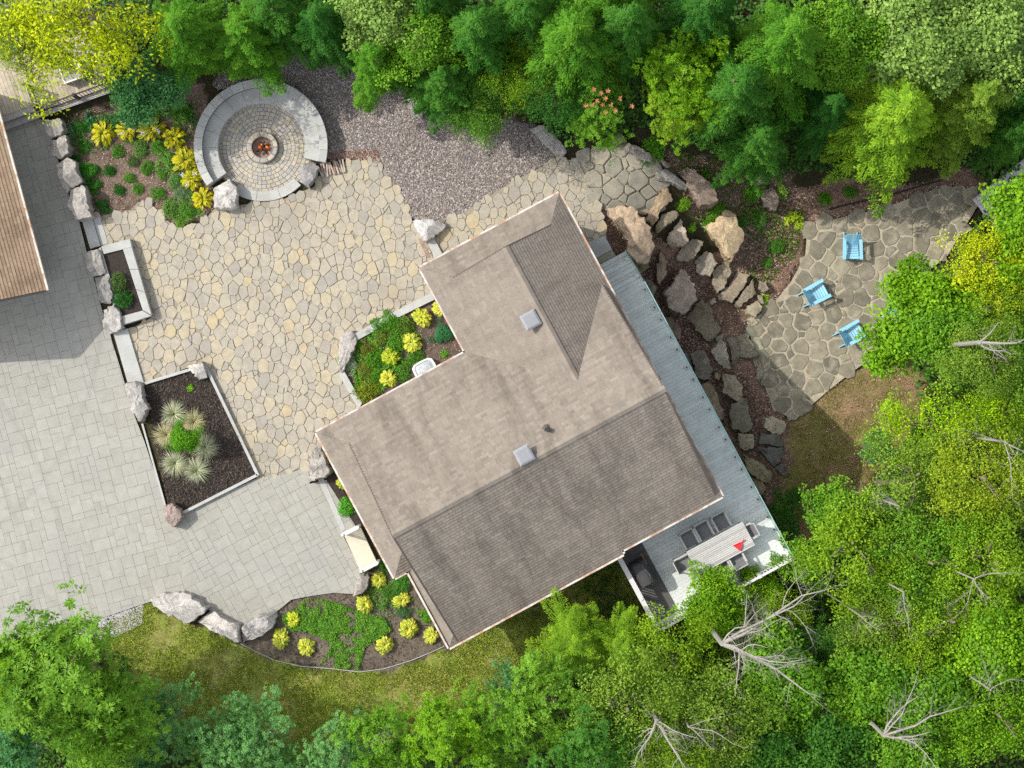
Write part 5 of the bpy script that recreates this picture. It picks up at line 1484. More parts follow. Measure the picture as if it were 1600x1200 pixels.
def conifer_crown(seed, R=2.4, Hc=6.5, layers=17, leafL=.13, leafW=.05, droop=.45, rag=.3, dens=1.0, up=.12):
    """tiers of plumes: each branch carries side twigs of flat needles"""
    rng = np.random.default_rng(seed)
    Vs = []; Rs = []
    sect = lobes(rng, np.linspace(0, 6.283, 64), .25)
    for li in range(layers):
        f = (li + .5) / layers
        z0 = Hc * (1 - .9 * f)
        nb = int(5 + 6 * f)
        a0 = rng.random() * 6.283
        for b in range(nb):
            az = a0 + 6.283 * b / nb + rng.normal(0, .22)
            Lb = R * (.10 + .95 * f ** .75) * rng.uniform(1 - rag * 1.3, 1.08) * sect[int(az / 6.2832 * 64) % 64]
            hd = np.array([math.cos(az), math.sin(az), 0]); sd = np.array([-math.sin(az), math.cos(az), 0])
            cv = rng.normal(0, .25)
            n = max(4, int(Lb / .085 * dens))
            s = (np.arange(n) + .5) / n
            s = s[s > (.12 if f > .3 else 0)]; n = len(s)
            B = hd[None] * (Lb * s)[:, None] + sd[None] * (cv * Lb * s ** 2 * .5)[:, None]
            B[:, 2] = z0 + up * Lb * s - droop * Lb * s ** 2 + rng.normal(0, .03)
            tone = rng.random()
            bd = nrm(hd[None] + sd[None] * (cv * s)[:, None] + np.array([0, 0, 1.0]) * (up - 2 * droop * s)[:, None] * .8)
            for sg in (-1, 1):
                tl = Lb * .36 * np.minimum(1, (1 - s) * 1.5 + .16) * rng.uniform(.6, 1.15, n)
                tl = np.minimum(tl, .62)
                td = nrm(bd * .75 + sd[None] * sg * .8 + np.array([0, 0, -.25]) + rng.normal(0, .12, (n, 3)))
                m = 6
                for j in range(m):
                    g = (j + .6) / m
                    P = B + td * (tl * g)[:, None]; P[:, 2] -= .22 * tl * g * g
                    sgn = 1 if j % 2 else -1
                    D = td * .8 + np.cross(td, np.array([0, 0, 1.0])) * sgn * .55 + rng.normal(0, .14, (n, 3))
                    Ln = leafL * rng.uniform(.7, 1.3, n)
                    Vs.append(leaf_quads(P, D, np.array([0, 0, 1.0]) + rng.normal(0, .3, (n, 3)), Ln, np.full(n, leafW) * rng.uniform(.8, 1.25, n), .05))
                    Rs.append(np.clip(.35 * tone + .30 * g * s + .35 * rng.random(n), 0, 1))
    return np.vstack(Vs), np.concatenate(Rs)

def trunk_mesh(seed, h, r, spread, limbs=9, z1=None, name='trunk', tips=None):
    rng = np.random.default_rng(seed); mb = MB()
    bend = rng.normal(0, .12, 2)
    pts = [(bend[0] * t * t * h * .3, bend[1] * t * t * h * .3, h * t - .3) for t in np.linspace(0, 1, 6)]
    mb.tube(pts, [r * (1.25 - .9 * t) for t in np.linspace(0, 1, 6)], 8)
    for i in range(limbs):
        t = rng.uniform(.45, .92); p = Vector((bend[0] * t * t * h * .3, bend[1] * t * t * h * .3, h * t - .3)); a = rng.random() * 6.283
        L = spread * rng.uniform(.5, .95) * (1.25 - t * .6); d = Vector((math.cos(a), math.sin(a), rng.uniform(.25, .8)))
        q = p + d * L * .5 + Vector((0, 0, -.05 * L)); e = p + d * L + Vector((rng.normal() * .2, rng.normal() * .2, .15))
        mb.tube([p, q, e], [r * .38, r * .25, r * .08], 5)
        for k in range(2):
            d2 = Vector((d.x + rng.normal() * .7, d.y + rng.normal() * .7, d.z + .2)); s = p.lerp(e, rng.uniform(.4, .8)); mb.tube([s, s + d2 * L * .4], [r * .15, r * .04], 4)
    return mb

PROTO = {}
def proto(kind, k):
    """tree prototypes: (crown mesh, trunk mesh, radius, height of the crown's middle over the foot, total height)"""
    key = (kind, k)
    if key in PROTO: return PROTO[key]
    s = 1000 + 37 * k + sum(map(ord, kind))
    mat = MAT['leaf']; Ht = 9.0; R = 2.6; cz = 6.6
    if kind == 'maple': V, r = broad_crown(s, R, 150, 165, .150, .80)
    elif kind == 'oak': V, r = broad_crown(s, R, 190, 110, .115, .62, rc=(.28, .60))
    elif kind == 'fine': V, r = broad_crown(s, R, 210, 120, .092, .62, rc=(.28, .55))
    elif kind == 'ash': V, r = broad_crown(s, R, 135, 130, .20, .30, 'star', rc=(.35, .75))
    elif kind == 'sumac': V, r = broad_crown(s, R, 120, 150, .17, .34, 'star', rc=(.30, .62))
    elif kind == 'locust': V, r = broad_crown(s, R, 170, 95, .13, .45, rc=(.30, .62), hang=.7)
    elif kind == 'shrub': V, r = broad_crown(s, R, 330, 120, .105, .5, rc=(.36, .62), squash=1.0)
    elif kind == 'hemlock':
        V, r = conifer_crown(s, R, 7.0, 18, .15, .055, .50, .38); mat = MAT['needle']; cz = 2.0; Ht = 9.2
    elif kind == 'cedar':
        V, r = conifer_crown(s, R, 6.0, 17, .13, .07, .22, .25, 1.1, .2); mat = MAT['needle']; cz = 2.0; Ht = 8.2
    elif kind == 'pine':
        V, r = conifer_crown(s, R, 4.6, 13, .16, .035, .12, .45, 1.0, .30); mat = MAT['needle']; cz = 3.0; Ht = 7.7
    cm = mesh_from_leaves('crown', V, r, mat)
    if kind in ('hemlock', 'cedar', 'pine'):
        tb = trunk_mesh(s, Ht * .93, .13, .9, 4)
    else: tb = trunk_mesh(s, 7.6, .17, 1.9, 11)
    tm = raw_mesh('trunk', np.array(tb.v), tb.f, MAT['bark'], tb.r, True)
    PROTO[key] = (cm, tm, R, cz, Ht)
    return PROTO[key]

C_ = dict(lime=(.19, .33, .014), yellow=(.42, .50, .010), gold=(.26, .36, .018), mid=(.125, .29, .018), bright=(.16, .34, .012), dark=(.06, .185, .020), deep=(.04, .145, .018),
          blue=(.13, .31, .085), pale=(.24, .38, .08), olive=(.18, .30, .03), ash=(.14, .30, .024), teal=(.075, .23, .07), hem=(.09, .24, .016), hemlit=(.20, .36, .02))
tree_n = [0]
def tree(kind, px, py, r, Htot, col, label, group=None, lean=None, zs=1.0, k=None):
    i = tree_n[0]; tree_n[0] += 1
    cm, tm, R, cz, Ht = proto(kind, (i % 3) if k is None else k)
    zf = zg(*W(px, py, 0)[:2]); zf = float(zf)
    s = r / 40.0 * .93 / R
    sz = Htot / Ht
    zc = zf + cz * sz + (.6 * R * s if kind not in ('hemlock', 'cedar', 'pine') else Htot * .55)
    x, y, _ = W(px, py, zc)
    zf = float(zg(x, y))
    rz = (i * 2.399) % 6.283
    nm = {'hemlock': 'hemlock_tree', 'cedar': 'cedar_tree', 'pine': 'pine_tree', 'maple': 'maple_tree', 'oak': 'oak_tree', 'shrub': 'bushy_tree'}.get(kind, 'leafy_tree')
    t = empty(nm, (x, y, zf - .05), label, 'tree', group, rz=rz)
    t.scale = (s, s, sz)
    tr = link('trunk', tm, t)
    cr = link('crown', cm, t)
    c = C_[col] if isinstance(col, str) else col
    cr.color = (*c, 1)
    cr.location = (0, 0, cz if kind not in ('hemlock', 'cedar', 'pine') else Ht - {'hemlock': 7.0, 'cedar': 6.0, 'pine': 4.6}[kind])
    if kind not in ('hemlock', 'cedar', 'pine'): cr.scale = (1, 1, s / sz)
    return t

GT, GR, GB = 'trees of the wood above the gravel', 'trees crowding the slope beyond the deck', 'trees along the lawn'
TREES = [
 # above: from the garage deck eastwards
 ('locust', 95, 14, 122, 8, 'yellow', 'large yellow leaved locust spilling over the weathered deck', GT),
 ('locust', 25, 62, 72, 6.5, 'gold', 'smaller golden green tree over the deck beside the yellow locust', GT),
 ('maple', 222, 130, 56, 4, 'teal', 'dark blue green bushy tree between the locust and the hostas', GT),
 ('hemlock', 285, 42, 92, 7, 'hem', 'mid green hemlock with bright tips above the fire pit', GT),
 ('cedar', 378, 52, 76, 6, 'hem', 'feathery cedar reaching over the gravel beside the fire pit', GT),
 ('hemlock', 425, 5, 85, 7, 'dark', 'dark hemlock behind the cedar by the fire pit', GT),
 ('hemlock', 500, 30, 70, 8, 'deep', 'deep green hemlock at the far end of the gravel', GT),
 ('maple', 588, -8, 72, 8, 'pale', 'pale green maple with bleached leaves above the gravel', GT),
 ('cedar', 585, 88, 62, 7, 'hem', 'cedar with long plumes hanging over the gravel', GT),
 ('maple', 655, 62, 62, 7.5, 'mid', 'green maple with a few yellow leaf sprays', GT),
 ('cedar', 690, 125, 66, 6.5, 'dark', 'dark cedar shading the pale pointed rock', GT),
 ('shrub', 770, 138, 70, 5, (.085, .21, .018), 'dense round bushy cedar at the gravel edge', GT),
 ('hemlock', 745, 45, 88, 9, 'dark', 'dark hemlock behind the round bushy cedar', GT),
 ('fine', 812, 108, 52, 6, 'lime', 'lime leaved young tree between the round cedar and the dark holly', GT),
 ('fine', 872, 132, 66, 6, 'deep', 'dark holly like tree with reddish sprigs', GT),
 ('hemlock', 895, 55, 108, 10, 'hem', 'tall hemlock with fans of green plumes above the dark holly', GT),
 ('sumac', 940, 180, 56, 5.5, 'mid', 'green tree dotted with red leaf stars above the landing', GT),
 ('hemlock', 985, 35, 80, 9.5, 'dark', 'dark hemlock between the fanned hemlock and the bright sumac', GT),
 ('sumac', 1075, 95, 72, 7.5, 'bright', 'bright yellow green sumac crown with rosettes', GT),
 ('sumac', 1060, 165, 58, 6, 'lime', 'lower lime sumac leaning towards the flagstone landing', GT),
 ('hemlock', 1160, 130, 95, 9, 'dark', 'blue green hemlock east of the bright sumac', GT),
 ('hemlock', 1235, 60, 105, 11, 'hem', 'tall hemlock with sunlit plume tips in the middle of the wood', GT),
 ('hemlock', 1190, 215, 72, 7, 'dark', 'shaded hemlock nearest the boulder slope', GT),
 ('maple', 1335, 45, 72, 9, 'mid', 'green maple between the two tallest hemlocks', GT),
 ('hemlock', 1300, 165, 75, 8, 'deep', 'deep shaded hemlock beneath the lime hemlock', GT),
 ('hemlock', 1405, 175, 118, 11, 'hemlit', 'large lime green hemlock with arching plumes over the flagstones', GT),
 ('maple', 1440, 25, 95, 10, 'pale', 'pale maple with brownish seeds at the top of the wood', GT),
 ('maple', 1545, 40, 92, 10, 'pale', 'pale seeded maple nearest the corner of the wood', GT),
 ('cedar', 1530, 150, 88, 8.5, 'olive', 'olive cedar with grey twigs behind the plank deck', GT),
 ('hemlock', 1600, 200, 62, 7, 'dark', 'dark hemlock shading the silver plank deck', GT),
 ('hemlock', 965, -22, 78, 9, 'hem', 'hemlock at the very top between the tall fanned one and the sumac', GT),
 ('hemlock', 830, 5, 80, 9, 'dark', 'dark hemlock at the very top behind the young lime tree', GT),
 ('hemlock', 668, -12, 70, 8.5, 'dark', 'dark hemlock at the very top behind the maple with yellow sprays', GT),
 ('hemlock', 1110, 10, 80, 9.5, 'deep', 'deep green hemlock at the very top behind the bright sumac', GT),
 # east side
 ('oak', 1562, 412, 74, 9, 'yellow', 'yellow green oak over the silver plank deck', GR),
 ('maple', 1455, 508, 90, 8, 'bright', 'bright maple spreading over the blue garden chairs', GR),
 ('maple', 1490, 515, 70, 8.5, 'mid', 'green maple behind the bright one, next to the yellow oak', GR),
 ('oak', 1570, 475, 66, 9, 'lime', 'lime oak below the yellow one', GR),
 ('oak', 1545, 560, 70, 10, 'olive', 'olive oak with a bare grey limb', GR),
 ('fine', 1490, 665, 96, 8, (.26, .45, .006), 'vivid green small leaved tree beside the sunny grass', GR),
 ('fine', 1580, 645, 62, 8.5, 'lime', 'lime small leaved tree beyond the vivid green one', GR),
 ('maple', 1382, 700, 30, 4, 'teal', 'small blue green sapling at the tip of the house shadow', GR),
 ('oak', 1430, 770, 84, 9, 'olive', 'olive oak next to the sapling', GR),
 ('oak', 1545, 745, 78, 10, 'gold', 'golden green oak with dead twigs', GR),
 ('maple', 1330, 800, 62, 7, 'mid', 'green maple with flowering twigs near the deck corner', GR),
 ('oak', 1355, 880, 92, 9.5, 'lime', 'broad yellow green oak closest to the deck railing corner', GR),
 ('oak', 1460, 880, 88, 9.5, 'mid', 'mid green oak deep in the east wood', GR),
 ('oak', 1560, 880, 84, 10, 'lime', 'light green oak at the far edge of the east wood', GR),
 ('maple', 1265, 885, 46, 5.5, 'mid', 'low maple hugging the baluster railing', GR),
 ('maple', 1118, 952, 62, 7, 'bright', 'bright maple hanging over the dining table', GR),
 ('maple', 1185, 925, 36, 5.5, 'bright', 'small bright maple below the baluster railing', GR),
 ('fine', 1205, 985, 66, 6, 'lime', 'yellow green tree under the forked dead tree', GR),
 ('pine', 900, 1010, 72, 6, 'hemlit', 'feathery light green pine behind the house corner', GB),
 ('pine', 975, 1025, 70, 6.5, 'hemlit', 'second feathery pine closest to the white capped railing', GB),
 ('oak', 1060, 1045, 84, 8, 'lime', 'yellow green oak between the pines and the dead trees', GR),
 ('oak', 985, 1120, 88, 8.5, 'olive', 'olive green oak below the feathery pines', GB),
 ('oak', 1125, 1130, 92, 9, 'olive', 'olive oak around the lower dead tree', GR),
 ('maple', 1240, 1080, 84, 8.5, 'mid', 'mid green maple between the two dead trees', GR),
 ('shrub', 1300, 1025, 50, 6.5, 'dark', 'dark green bushy tree beside the forked dead tree', GR),
 ('oak', 1385, 980, 76, 9, 'olive', 'olive oak in the middle of the east wood', GR),
 ('oak', 1470, 985, 76, 9.5, 'lime', 'yellowish oak above the fallen bare crown', GR),
 ('maple', 1385, 1075, 86, 8.5, 'mid', 'mid green maple above the bare fallen crown', GR),
 ('maple', 1480, 1090, 84, 8.5, 'mid', 'mid green maple right behind the bare fallen crown', GR),
 ('maple', 1570, 1000, 82, 9.5, 'bright', 'bright maple with dead twigs at the wood edge', GR),
 ('oak', 1570, 1120, 84, 9, 'bright', 'bright oak in the lowest corner of the east wood', GR),
 ('maple', 1310, 1165, 84, 8, 'dark', 'dark maple below the bare fallen crown', GR),
 ('maple', 1430, 1190, 76, 8, 'mid', 'mid green maple at the lower edge under the bare crown', GR),
 ('maple', 1215, 1180, 70, 8, 'dark', 'dark maple at the lower edge beside the lower dead tree', GR),
 ('oak', 1040, 1195, 66, 8, 'lime', 'yellow green oak at the lower edge left of the lower dead tree', GR),
 ('ash', 865, 1100, 72, 7, 'ash', 'narrow leaved green ash below the feathery pines', GB),
 ('ash', 920, 1180, 72, 7.5, 'dark', 'dark narrow leaved ash at the lower edge', GB),
 ('sumac', 800, 1075, 40, 3.5, 'teal', 'dark leathery shrub tree at the lawn corner', GB),
 ('sumac', 775, 1150, 72, 6.5, 'mid', 'green rosette tree at the end of the lawn', GB),
 ('sumac', 690, 1160, 72, 7, 'bright', 'light green rosette tree in the middle below the lawn', GB),
 ('sumac', 600, 1160, 66, 6.5, 'mid', 'green rosette tree with a bare twig below the lawn', GB),
 ('sumac', 535, 1180, 58, 6, 'blue', 'blue green rosette tree below the tree shadow', GB),
 # south-west
 ('ash', 72, 1092, 122, 8.6, 'ash', 'great narrow leaved ash beside the driveway and lawn', GB),
 ('ash', 8, 1054, 62, 8, 'bright', 'light green ash reaching onto the driveway', GB),
 ('ash', 150, 1150, 80, 7, 'ash', 'narrow leaved ash shading the lawn', GB),
 ('sumac', 250, 1145, 64, 5, 'blue', 'blue green rosette tree closest to the great ash', GB),
 ('sumac', 335, 1152, 68, 5, 'blue', 'blue green rosette tree with lobed crown in the lawn shade', GB),
 ('sumac', 405, 1165, 62, 5, 'blue', 'blue green rosette tree nearest the open lawn', GB),
 ('ash', 15, 1175, 72, 6.5, 'teal', 'grey green tree in the lowest corner by the great ash', GB),
 ('sumac', 200, 1195, 58, 5, 'teal', 'dusky teal tree at the lower edge under the great ash', GB),
 # beyond the frame, closing the wood
 ('hemlock', 1640, 110, 100, 10, 'dark', 'dark hemlock just past the plank deck', GT),
 ('maple', 1650, 330, 90, 9, 'bright', 'maple just past the yellow oak', GR),
 ('oak', 1655, 560, 90, 9, 'mid', 'oak just past the olive oak', GR),
 ('oak', 1660, 780, 95, 9, 'olive', 'oak just past the golden green oak', GR),
 ('maple', 1660, 1010, 95, 9, 'mid', 'maple just past the bright corner maple', GR),
]
for a in TREES: tree(*a)
# red leaf stars on the green tree above the landing
sx = MB(); rs = np.random.default_rng(71)
for px, py in [(928, 140), (939, 146), (946, 154), (933, 158), (926, 164), (942, 164), (955, 164), (969, 154), (946, 176), (961, 173), (915, 165), (950, 142), (987, 166)]:
    c = Vector(W(px, py, float(zg(*W(px, py)[:2])) + 6.7 + rs.normal() * .25)); n = 6
    for k in range(n):
        a = 6.283 * k / n + rs.random(); d = Vector((math.cos(a), math.sin(a), .25)); s = Vector((-d.y, d.x, 0))
        sx.add([c, c + d * .045 - s * .025, c + d * .11, c + d * .045 + s * .025], [(0, 1, 2, 3)], float(rs.random()))
host = [o for o in sc.objects if o.get('label', '').startswith('green tree dotted')][0]
o = sx.build('leaf_star', MAT['red_leaf'], None, kind='stuff')
mw = np.array(o.location); o.parent = host
sxy, szz, rz = host.scale[0], host.scale[2], host.rotation_euler[2]
v = np.zeros(len(o.data.vertices) * 3, np.float32); o.data.vertices.foreach_get('co', v); v = v.reshape(-1, 3) + mw - np.array(host.location)
v = np.stack([(v[:, 0] * math.cos(rz) + v[:, 1] * math.sin(rz)) / sxy, (-v[:, 0] * math.sin(rz) + v[:, 1] * math.cos(rz)) / sxy, v[:, 2] / szz], -1)
o.data.vertices.foreach_set('co', v.astype(np.float32).ravel()); o.location = (0, 0, 0); o.data.update()

# ---------------------------------------------------------------- dead trees: grey bare limbs
def bare_limb(mb, p, d, L, r, rng, depth):
    """one crooked branch with side twigs"""
    n = 5 if depth > 1 else (4 if depth else 3); pts = [Vector(p)]; dd = Vector(d).normalized()
    for i in range(n):
        dd = (dd + Vector((rng.normal(), rng.normal(), rng.normal() * .5)) * .19).normalized(); pts.append(pts[-1] + dd * L / n)
    mb.tube(pts, [r * (1 - .8 * i / n) for i in range(n + 1)], 5 if depth > 1 else 3, cap=False)
    if depth:
        for i in range(1, n + 1):
            for q in range((2 if i % 2 else 1) if depth > 1 else 1 + int(rng.random() < .35)):
                a = pts[i]; s = Vector((rng.normal(), rng.normal(), rng.normal() * .4)).normalized()
                bare_limb(mb, a, dd * .75 + s * .75, L * rng.uniform(.28, .5) * (1.15 - .5 * i / n), r * (1 - .75 * i / n) * .5, rng, depth - 1)
def dead_tree(base, zb, limbs, label, seed, r=.10):
    r = r * (.75 if r > .085 else .5); zb -= 0 if r > .06 else .7
    rng = np.random.default_rng(seed)
    bx, by, _ = W(*base, zb); foot = float(zg(bx, by))
    t = empty('dead_tree', (bx, by, foot), label, 'dead tree', 'bare dead trees in the east wood')
    mb = MB(); mb.tube([(bx, by, foot - .2), (bx + .05, by, foot + (zb - foot) * .5), (bx, by, zb)], [r * 1.5, r * 1.25, r], 7); mb.build('trunk', MAT['dead_wood'], t)
    for (px, py, z, rr) in limbs:
        mb = MB(); a = Vector((bx, by, zb - .1)); b = Vector(W(px, py, z)); bare_limb(mb, a, b - a, (b - a).length, r * rr, rng, 3 if r > .085 else 2); mb.build('limb', MAT['dead_wood'], t)
dead_tree((1128, 1006), 6.3, [(1302, 952, 7.4, .9), (1262, 1090, 7.0, .95), (1258, 912, 7.2, .7), (1215, 1050, 7.6, .5), (1270, 985, 7.6, .45), (1170, 935, 7.0, .4)], 'forked grey dead tree sprawling below the baluster railing', 81, .12)
dead_tree((1026, 1126), 6.3, [(982, 1192, 6.9, .8), (1078, 1192, 7.0, .9), (1050, 1150, 7.2, .5), (1088, 1168, 7.2, .5), (1005, 1110, 6.9, .4)], 'small grey dead tree in the middle of the lower edge', 82, .09)
dead_tree((1076, 1136), 6.6, [(1130, 1150, 7.2, .7), (1166, 1182, 7.2, .6), (1130, 1105, 7.2, .4)], 'thin bare tree just beside the small grey dead tree', 83, .07)
dead_tree((1382, 1150), 5.8, [(1430, 1090, 6.8, .75), (1508, 1124, 6.8, .9), (1460, 1172, 6.6, .6), (1470, 1092, 6.9, .6), (1440, 1150, 6.9, .45), (1500, 1165, 6.7, .5)], 'broad bare fallen crown of pale twigs low in the east wood', 84, .09)
dead_tree((1530, 535), 7.6, [(1602, 522, 8.2, .9), (1568, 572, 8.0, .5), (1560, 510, 8.2, .45)], 'bare grey limb tree below the yellow oak', 85, .10)
dead_tree((1570, 690), 8.0, [(1602, 712, 8.6, .7), (1575, 770, 8.4, .6), (1500, 700, 8.3, .5)], 'bare tree beside the golden green oak', 87, .07)
dead_tree((1412, 925), 7.6, [(1428, 985, 8.2, .8), (1440, 960, 8.2, .5), (1408, 960, 8.1, .4)], 'little bare snag in the olive oaks', 88, .06)
dead_tree((1522, 905), 7.8, [(1552, 955, 8.4, .8), (1570, 930, 8.4, .7), (1545, 1000, 8.2, .5)], 'bare snag above the yellowish oak', 89, .06)
dead_tree((1548, 1078), 7.4, [(1500, 1050, 8.0, .7), (1545, 1030, 8.1, .6), (1600, 1058, 8.0, .6)], 'bare twiggy snag near the corner maple', 90, .06)
dead_tree((1348, 965), 7.4, [(1340, 995, 7.9, .7), (1375, 995, 7.9, .6), (1360, 955, 8.0, .4)], 'thin bare snag between the dark bush and the olive oak', 91, .05)
dead_tree((1404, 790), 7.2, [(1408, 735, 7.8, .8), (1390, 790, 7.7, .5)], 'white bare twig rising from the olive oak by the sapling', 92, .06)
dead_tree((610, 1150), 5.4, [(590, 1138, 5.9, .8), (600, 1165, 5.9, .6), (575, 1160, 5.9, .5)], 'small bare twig tree below the lawn', 93, .04)

# ---------------------------------------------------------------- undergrowth: ground leaves of the woods
UG_N = [(-30, -30), (1640, -30), (1640, 330), (1560, 300), (1480, 250), (1300, 270), (1210, 270), (1100, 240), (1000, 200), (905, 225), (830, 190), (650, 150), (560, 70), (330, 120), (190, 150), (60, 90), (-30, 90)]
UG_E = [(1640, 330), (1530, 330), (1460, 440), (1420, 560), (1440, 640), (1380, 740), (1280, 830), (1240, 900), (1180, 920), (1040, 990), (960, 960), (850, 1040), (760, 1110), (640, 1140), (560, 1160), (470, 1180), (240, 1110), (200, 1030), (120, 1000), (-30, 1010), (-30, 1230), (1640, 1230)]
def understory(name, poly, n, seed, color, label, hmax=1.6, L=.2):
    rng = np.random.default_rng(seed); X, Y, Z = pts_in(poly, n, seed)
    k = vnoise(X * .9, Y * .9, seed)
    P = np.stack([X, Y, Z + k * hmax * rng.random(n) ** .5], -1)
    D = np.stack([rng.normal(0, 1, n), rng.normal(0, 1, n), rng.normal(0, .3, n)], -1); N = np.array([0, 0, 1.0]) + rng.normal(0, .4, (n, 3))
    Ln = L * rng.uniform(.6, 1.3, n)
    o = link(name, mesh_from_leaves(name, leaf_quads(P, D, N, Ln, Ln * .6), rng.random(n), MAT['leaf'])); o.color = (*color, 1)
    return tag(o, label, kind='stuff')
understory('undergrowth', UG_N, 26000, 201, (.06, .16, .025), 'shaded green undergrowth below the wood by the gravel')
understory('undergrowth', UG_E, 30000, 202, (.07, .18, .02), 'green undergrowth below the trees round the lawn and deck')
# ================================================================ GARDEN PLANTS
def hosta_mesh(seed, n=100, R=.50, tips=.6, w=.46):
    """mound of broad pointed leaves arching out from the middle"""
    rng = np.random.default_rng(seed); mb = MB()
    for i in range(n):
        t = (i + .5) / n; a = i * 2.399 + rng.normal() * .35
        L = R * (.40 + .26 * t) * rng.uniform(.8, 1.15); el = math.radians(58 - 50 * t + rng.normal() * 9)
        d = np.array([math.cos(a), math.sin(a), 0]); s = np.array([-math.sin(a), math.cos(a), 0]); rows = []
        base = d * R * (.02 + .52 * t ** .8) + np.array([0, 0, .34 - .20 * t * t + rng.normal() * .02])
        seg = 4
        p = base.copy(); e = el
        wid = [.10, .85, 1.0, .62, .04]
        for k in range(seg + 1):
            ww = L * w * wid[k] / 2
            up = np.array([0, 0, ww * .45])
            rows.append((p - s * ww + up, p.copy(), p + s * ww + up))
            p = p + (d * math.cos(e) + np.array([0, 0, math.sin(e)])) * L / seg; e -= math.radians(24)
        V = [x for r in rows for x in r]; F = []
        for k in range(seg):
            F += [(3 * k, 3 * k + 1, 3 * k + 4, 3 * k + 3), (3 * k + 1, 3 * k + 2, 3 * k + 5, 3 * k + 4)]
        mb.add(V, F, float(rng.random()))
    return raw_mesh('hosta', np.array(mb.v), mb.f, MAT['hosta'], mb.r, False)
HM = [hosta_mesh(300 + i) for i in range(3)]
HP = [hosta_mesh(310 + i, 95, .54, w=.36) for i in range(3)]     # the pointed kind of the upper bed
stalk = MB(); rk = np.random.default_rng(320)
for i in range(3):
    a = i * 2.1 + .4; p = Vector((math.cos(a) * .1, math.sin(a) * .1, .35)); q = p + Vector((math.cos(a) * .22, math.sin(a) * .22, .38)); stalk.tube([p, q], [.008, .006], 4)
    for k in range(7): c = q + Vector((rk.normal() * .05, rk.normal() * .05, rk.normal() * .03)); stalk.box(c, (.05, .04, .04), (1, rk.normal(), 0), (-rk.normal(), 1, 0))
stalk_me = raw_mesh('flower_stalk', np.array(stalk.v), stalk.f, MAT['petal'], stalk.r)
YEL = (.52, .50, .012); LIM = (.52, .56, .06)
GH = 'golden hostas in the bed by the driveway boulders'; GHH = 'yellow hostas in the house bed'; GHS = 'yellow green hostas in the curved bed'
HOSTAS = [
 (158, 208, 20, YEL, 1, 'golden hosta nearest the driveway boulders and black railing', GH), (196, 202, 17, YEL, 1, 'golden hosta with lilac blooms, second from the driveway boulders', GH),
 (235, 200, 21, (.40, .40, .01), 1, 'greenest golden hosta, with lilac blooms at the woods side', GH), (271, 215, 19, YEL, 1, 'golden hosta between the greenest one and the stone bench', GH),
 (287, 248, 20, YEL, 1, 'golden hosta against the outside of the stone bench', GH), (299, 280, 18, YEL, 1, 'golden hosta near the hewn boulder, second from the patio', GH), (316, 309, 18, YEL, 1, 'golden hosta touching the patio and the hewn boulder', GH),
 (661, 496, 15, LIM, 0, 'yellow hosta closest to the kerb and wing wall', GHH), (688, 481, 13, LIM, 0, 'yellow hosta half hidden under the wing eave', GHH), (642, 535, 16, LIM, 0, 'yellow hosta in the middle of the house bed', GHH),
 (610, 558, 14, (.42, .50, .03), 0, 'greener yellow hosta mixed into the groundcover of the house bed', GHH), (607, 592, 14, LIM, 0, 'yellow hosta beside the window well under the eave', GHH),
 (438, 998, 15, LIM, 0, 'pale yellow hosta nearest the pale wedge boulder', GHS), (477, 1013, 14, LIM, 0, 'pale yellow hosta lowest in the curved bed by the edging', GHS), (457, 969, 12, (.48, .55, .03), 0, 'small yellow hosta near the walk edge in the curved bed', GHS),
 (569, 945, 14, LIM, 0, 'pale yellow hosta below the upright boulder', GHS), (590, 907, 13, LIM, 0, 'pale yellow hosta beside the porch end', GHS), (626, 939, 13, LIM, 0, 'pale yellow hosta beside the house skirt', GHS),
 (638, 983, 15, LIM, 0, 'pale yellow hosta in the open soil near the house corner', GHS), (600, 1008, 14, LIM, 0, 'pale yellow hosta by the round soil mound', GHS), (673, 994, 13, LIM, 0, 'pale yellow hosta under the lowest house corner', GHS),
 (592, 712 + 0, 1, LIM, 0, '', None),
]
for i, (px, py, r, col, pk, lb, grp) in enumerate(HOSTAS):
    if not lb: continue
    x, y, z = G(px, py, .35); z = float(zg(x, y))
    if pk: 
        t = link('hosta', HP[i % 3], None, (x, y, z + .02))
    else: t = link('hosta', HM[i % 3], None, (x, y, z + .03))
    s = r / 40 / .50 * (.98 if pk else 1.08); q_ = .9 + .22 * ((i * 7) % 5) / 4; t.scale = (s * q_, s * (1.9 - q_ * .9), s * (.8 + .1 * (i % 4))); t.rotation_euler = (.12 * math.sin(i * 2.1), .12 * math.cos(i * 1.3), i * 1.7); t.color = (*col, 1)
    tag(t, lb, 'hosta', grp)
    if pk and i in (1, 2, 5): f = link('flower_stalk', stalk_me, t)
# narrow bed peeping hostas
for px, py, lb in ((511, 716, 'bit of yellow hosta peeping beside the triangular boulder'), (530, 757, 'bit of yellow hosta peeping from under the front eave')):
    x, y, z = W(px + 6, py - 3, .3); t = link('hosta', HM[0], None, (x, y, .02)); t.scale = (.6,) * 3; t.color = (*LIM, 1); tag(t, lb, 'hosta', 'small hostas under the front eave')

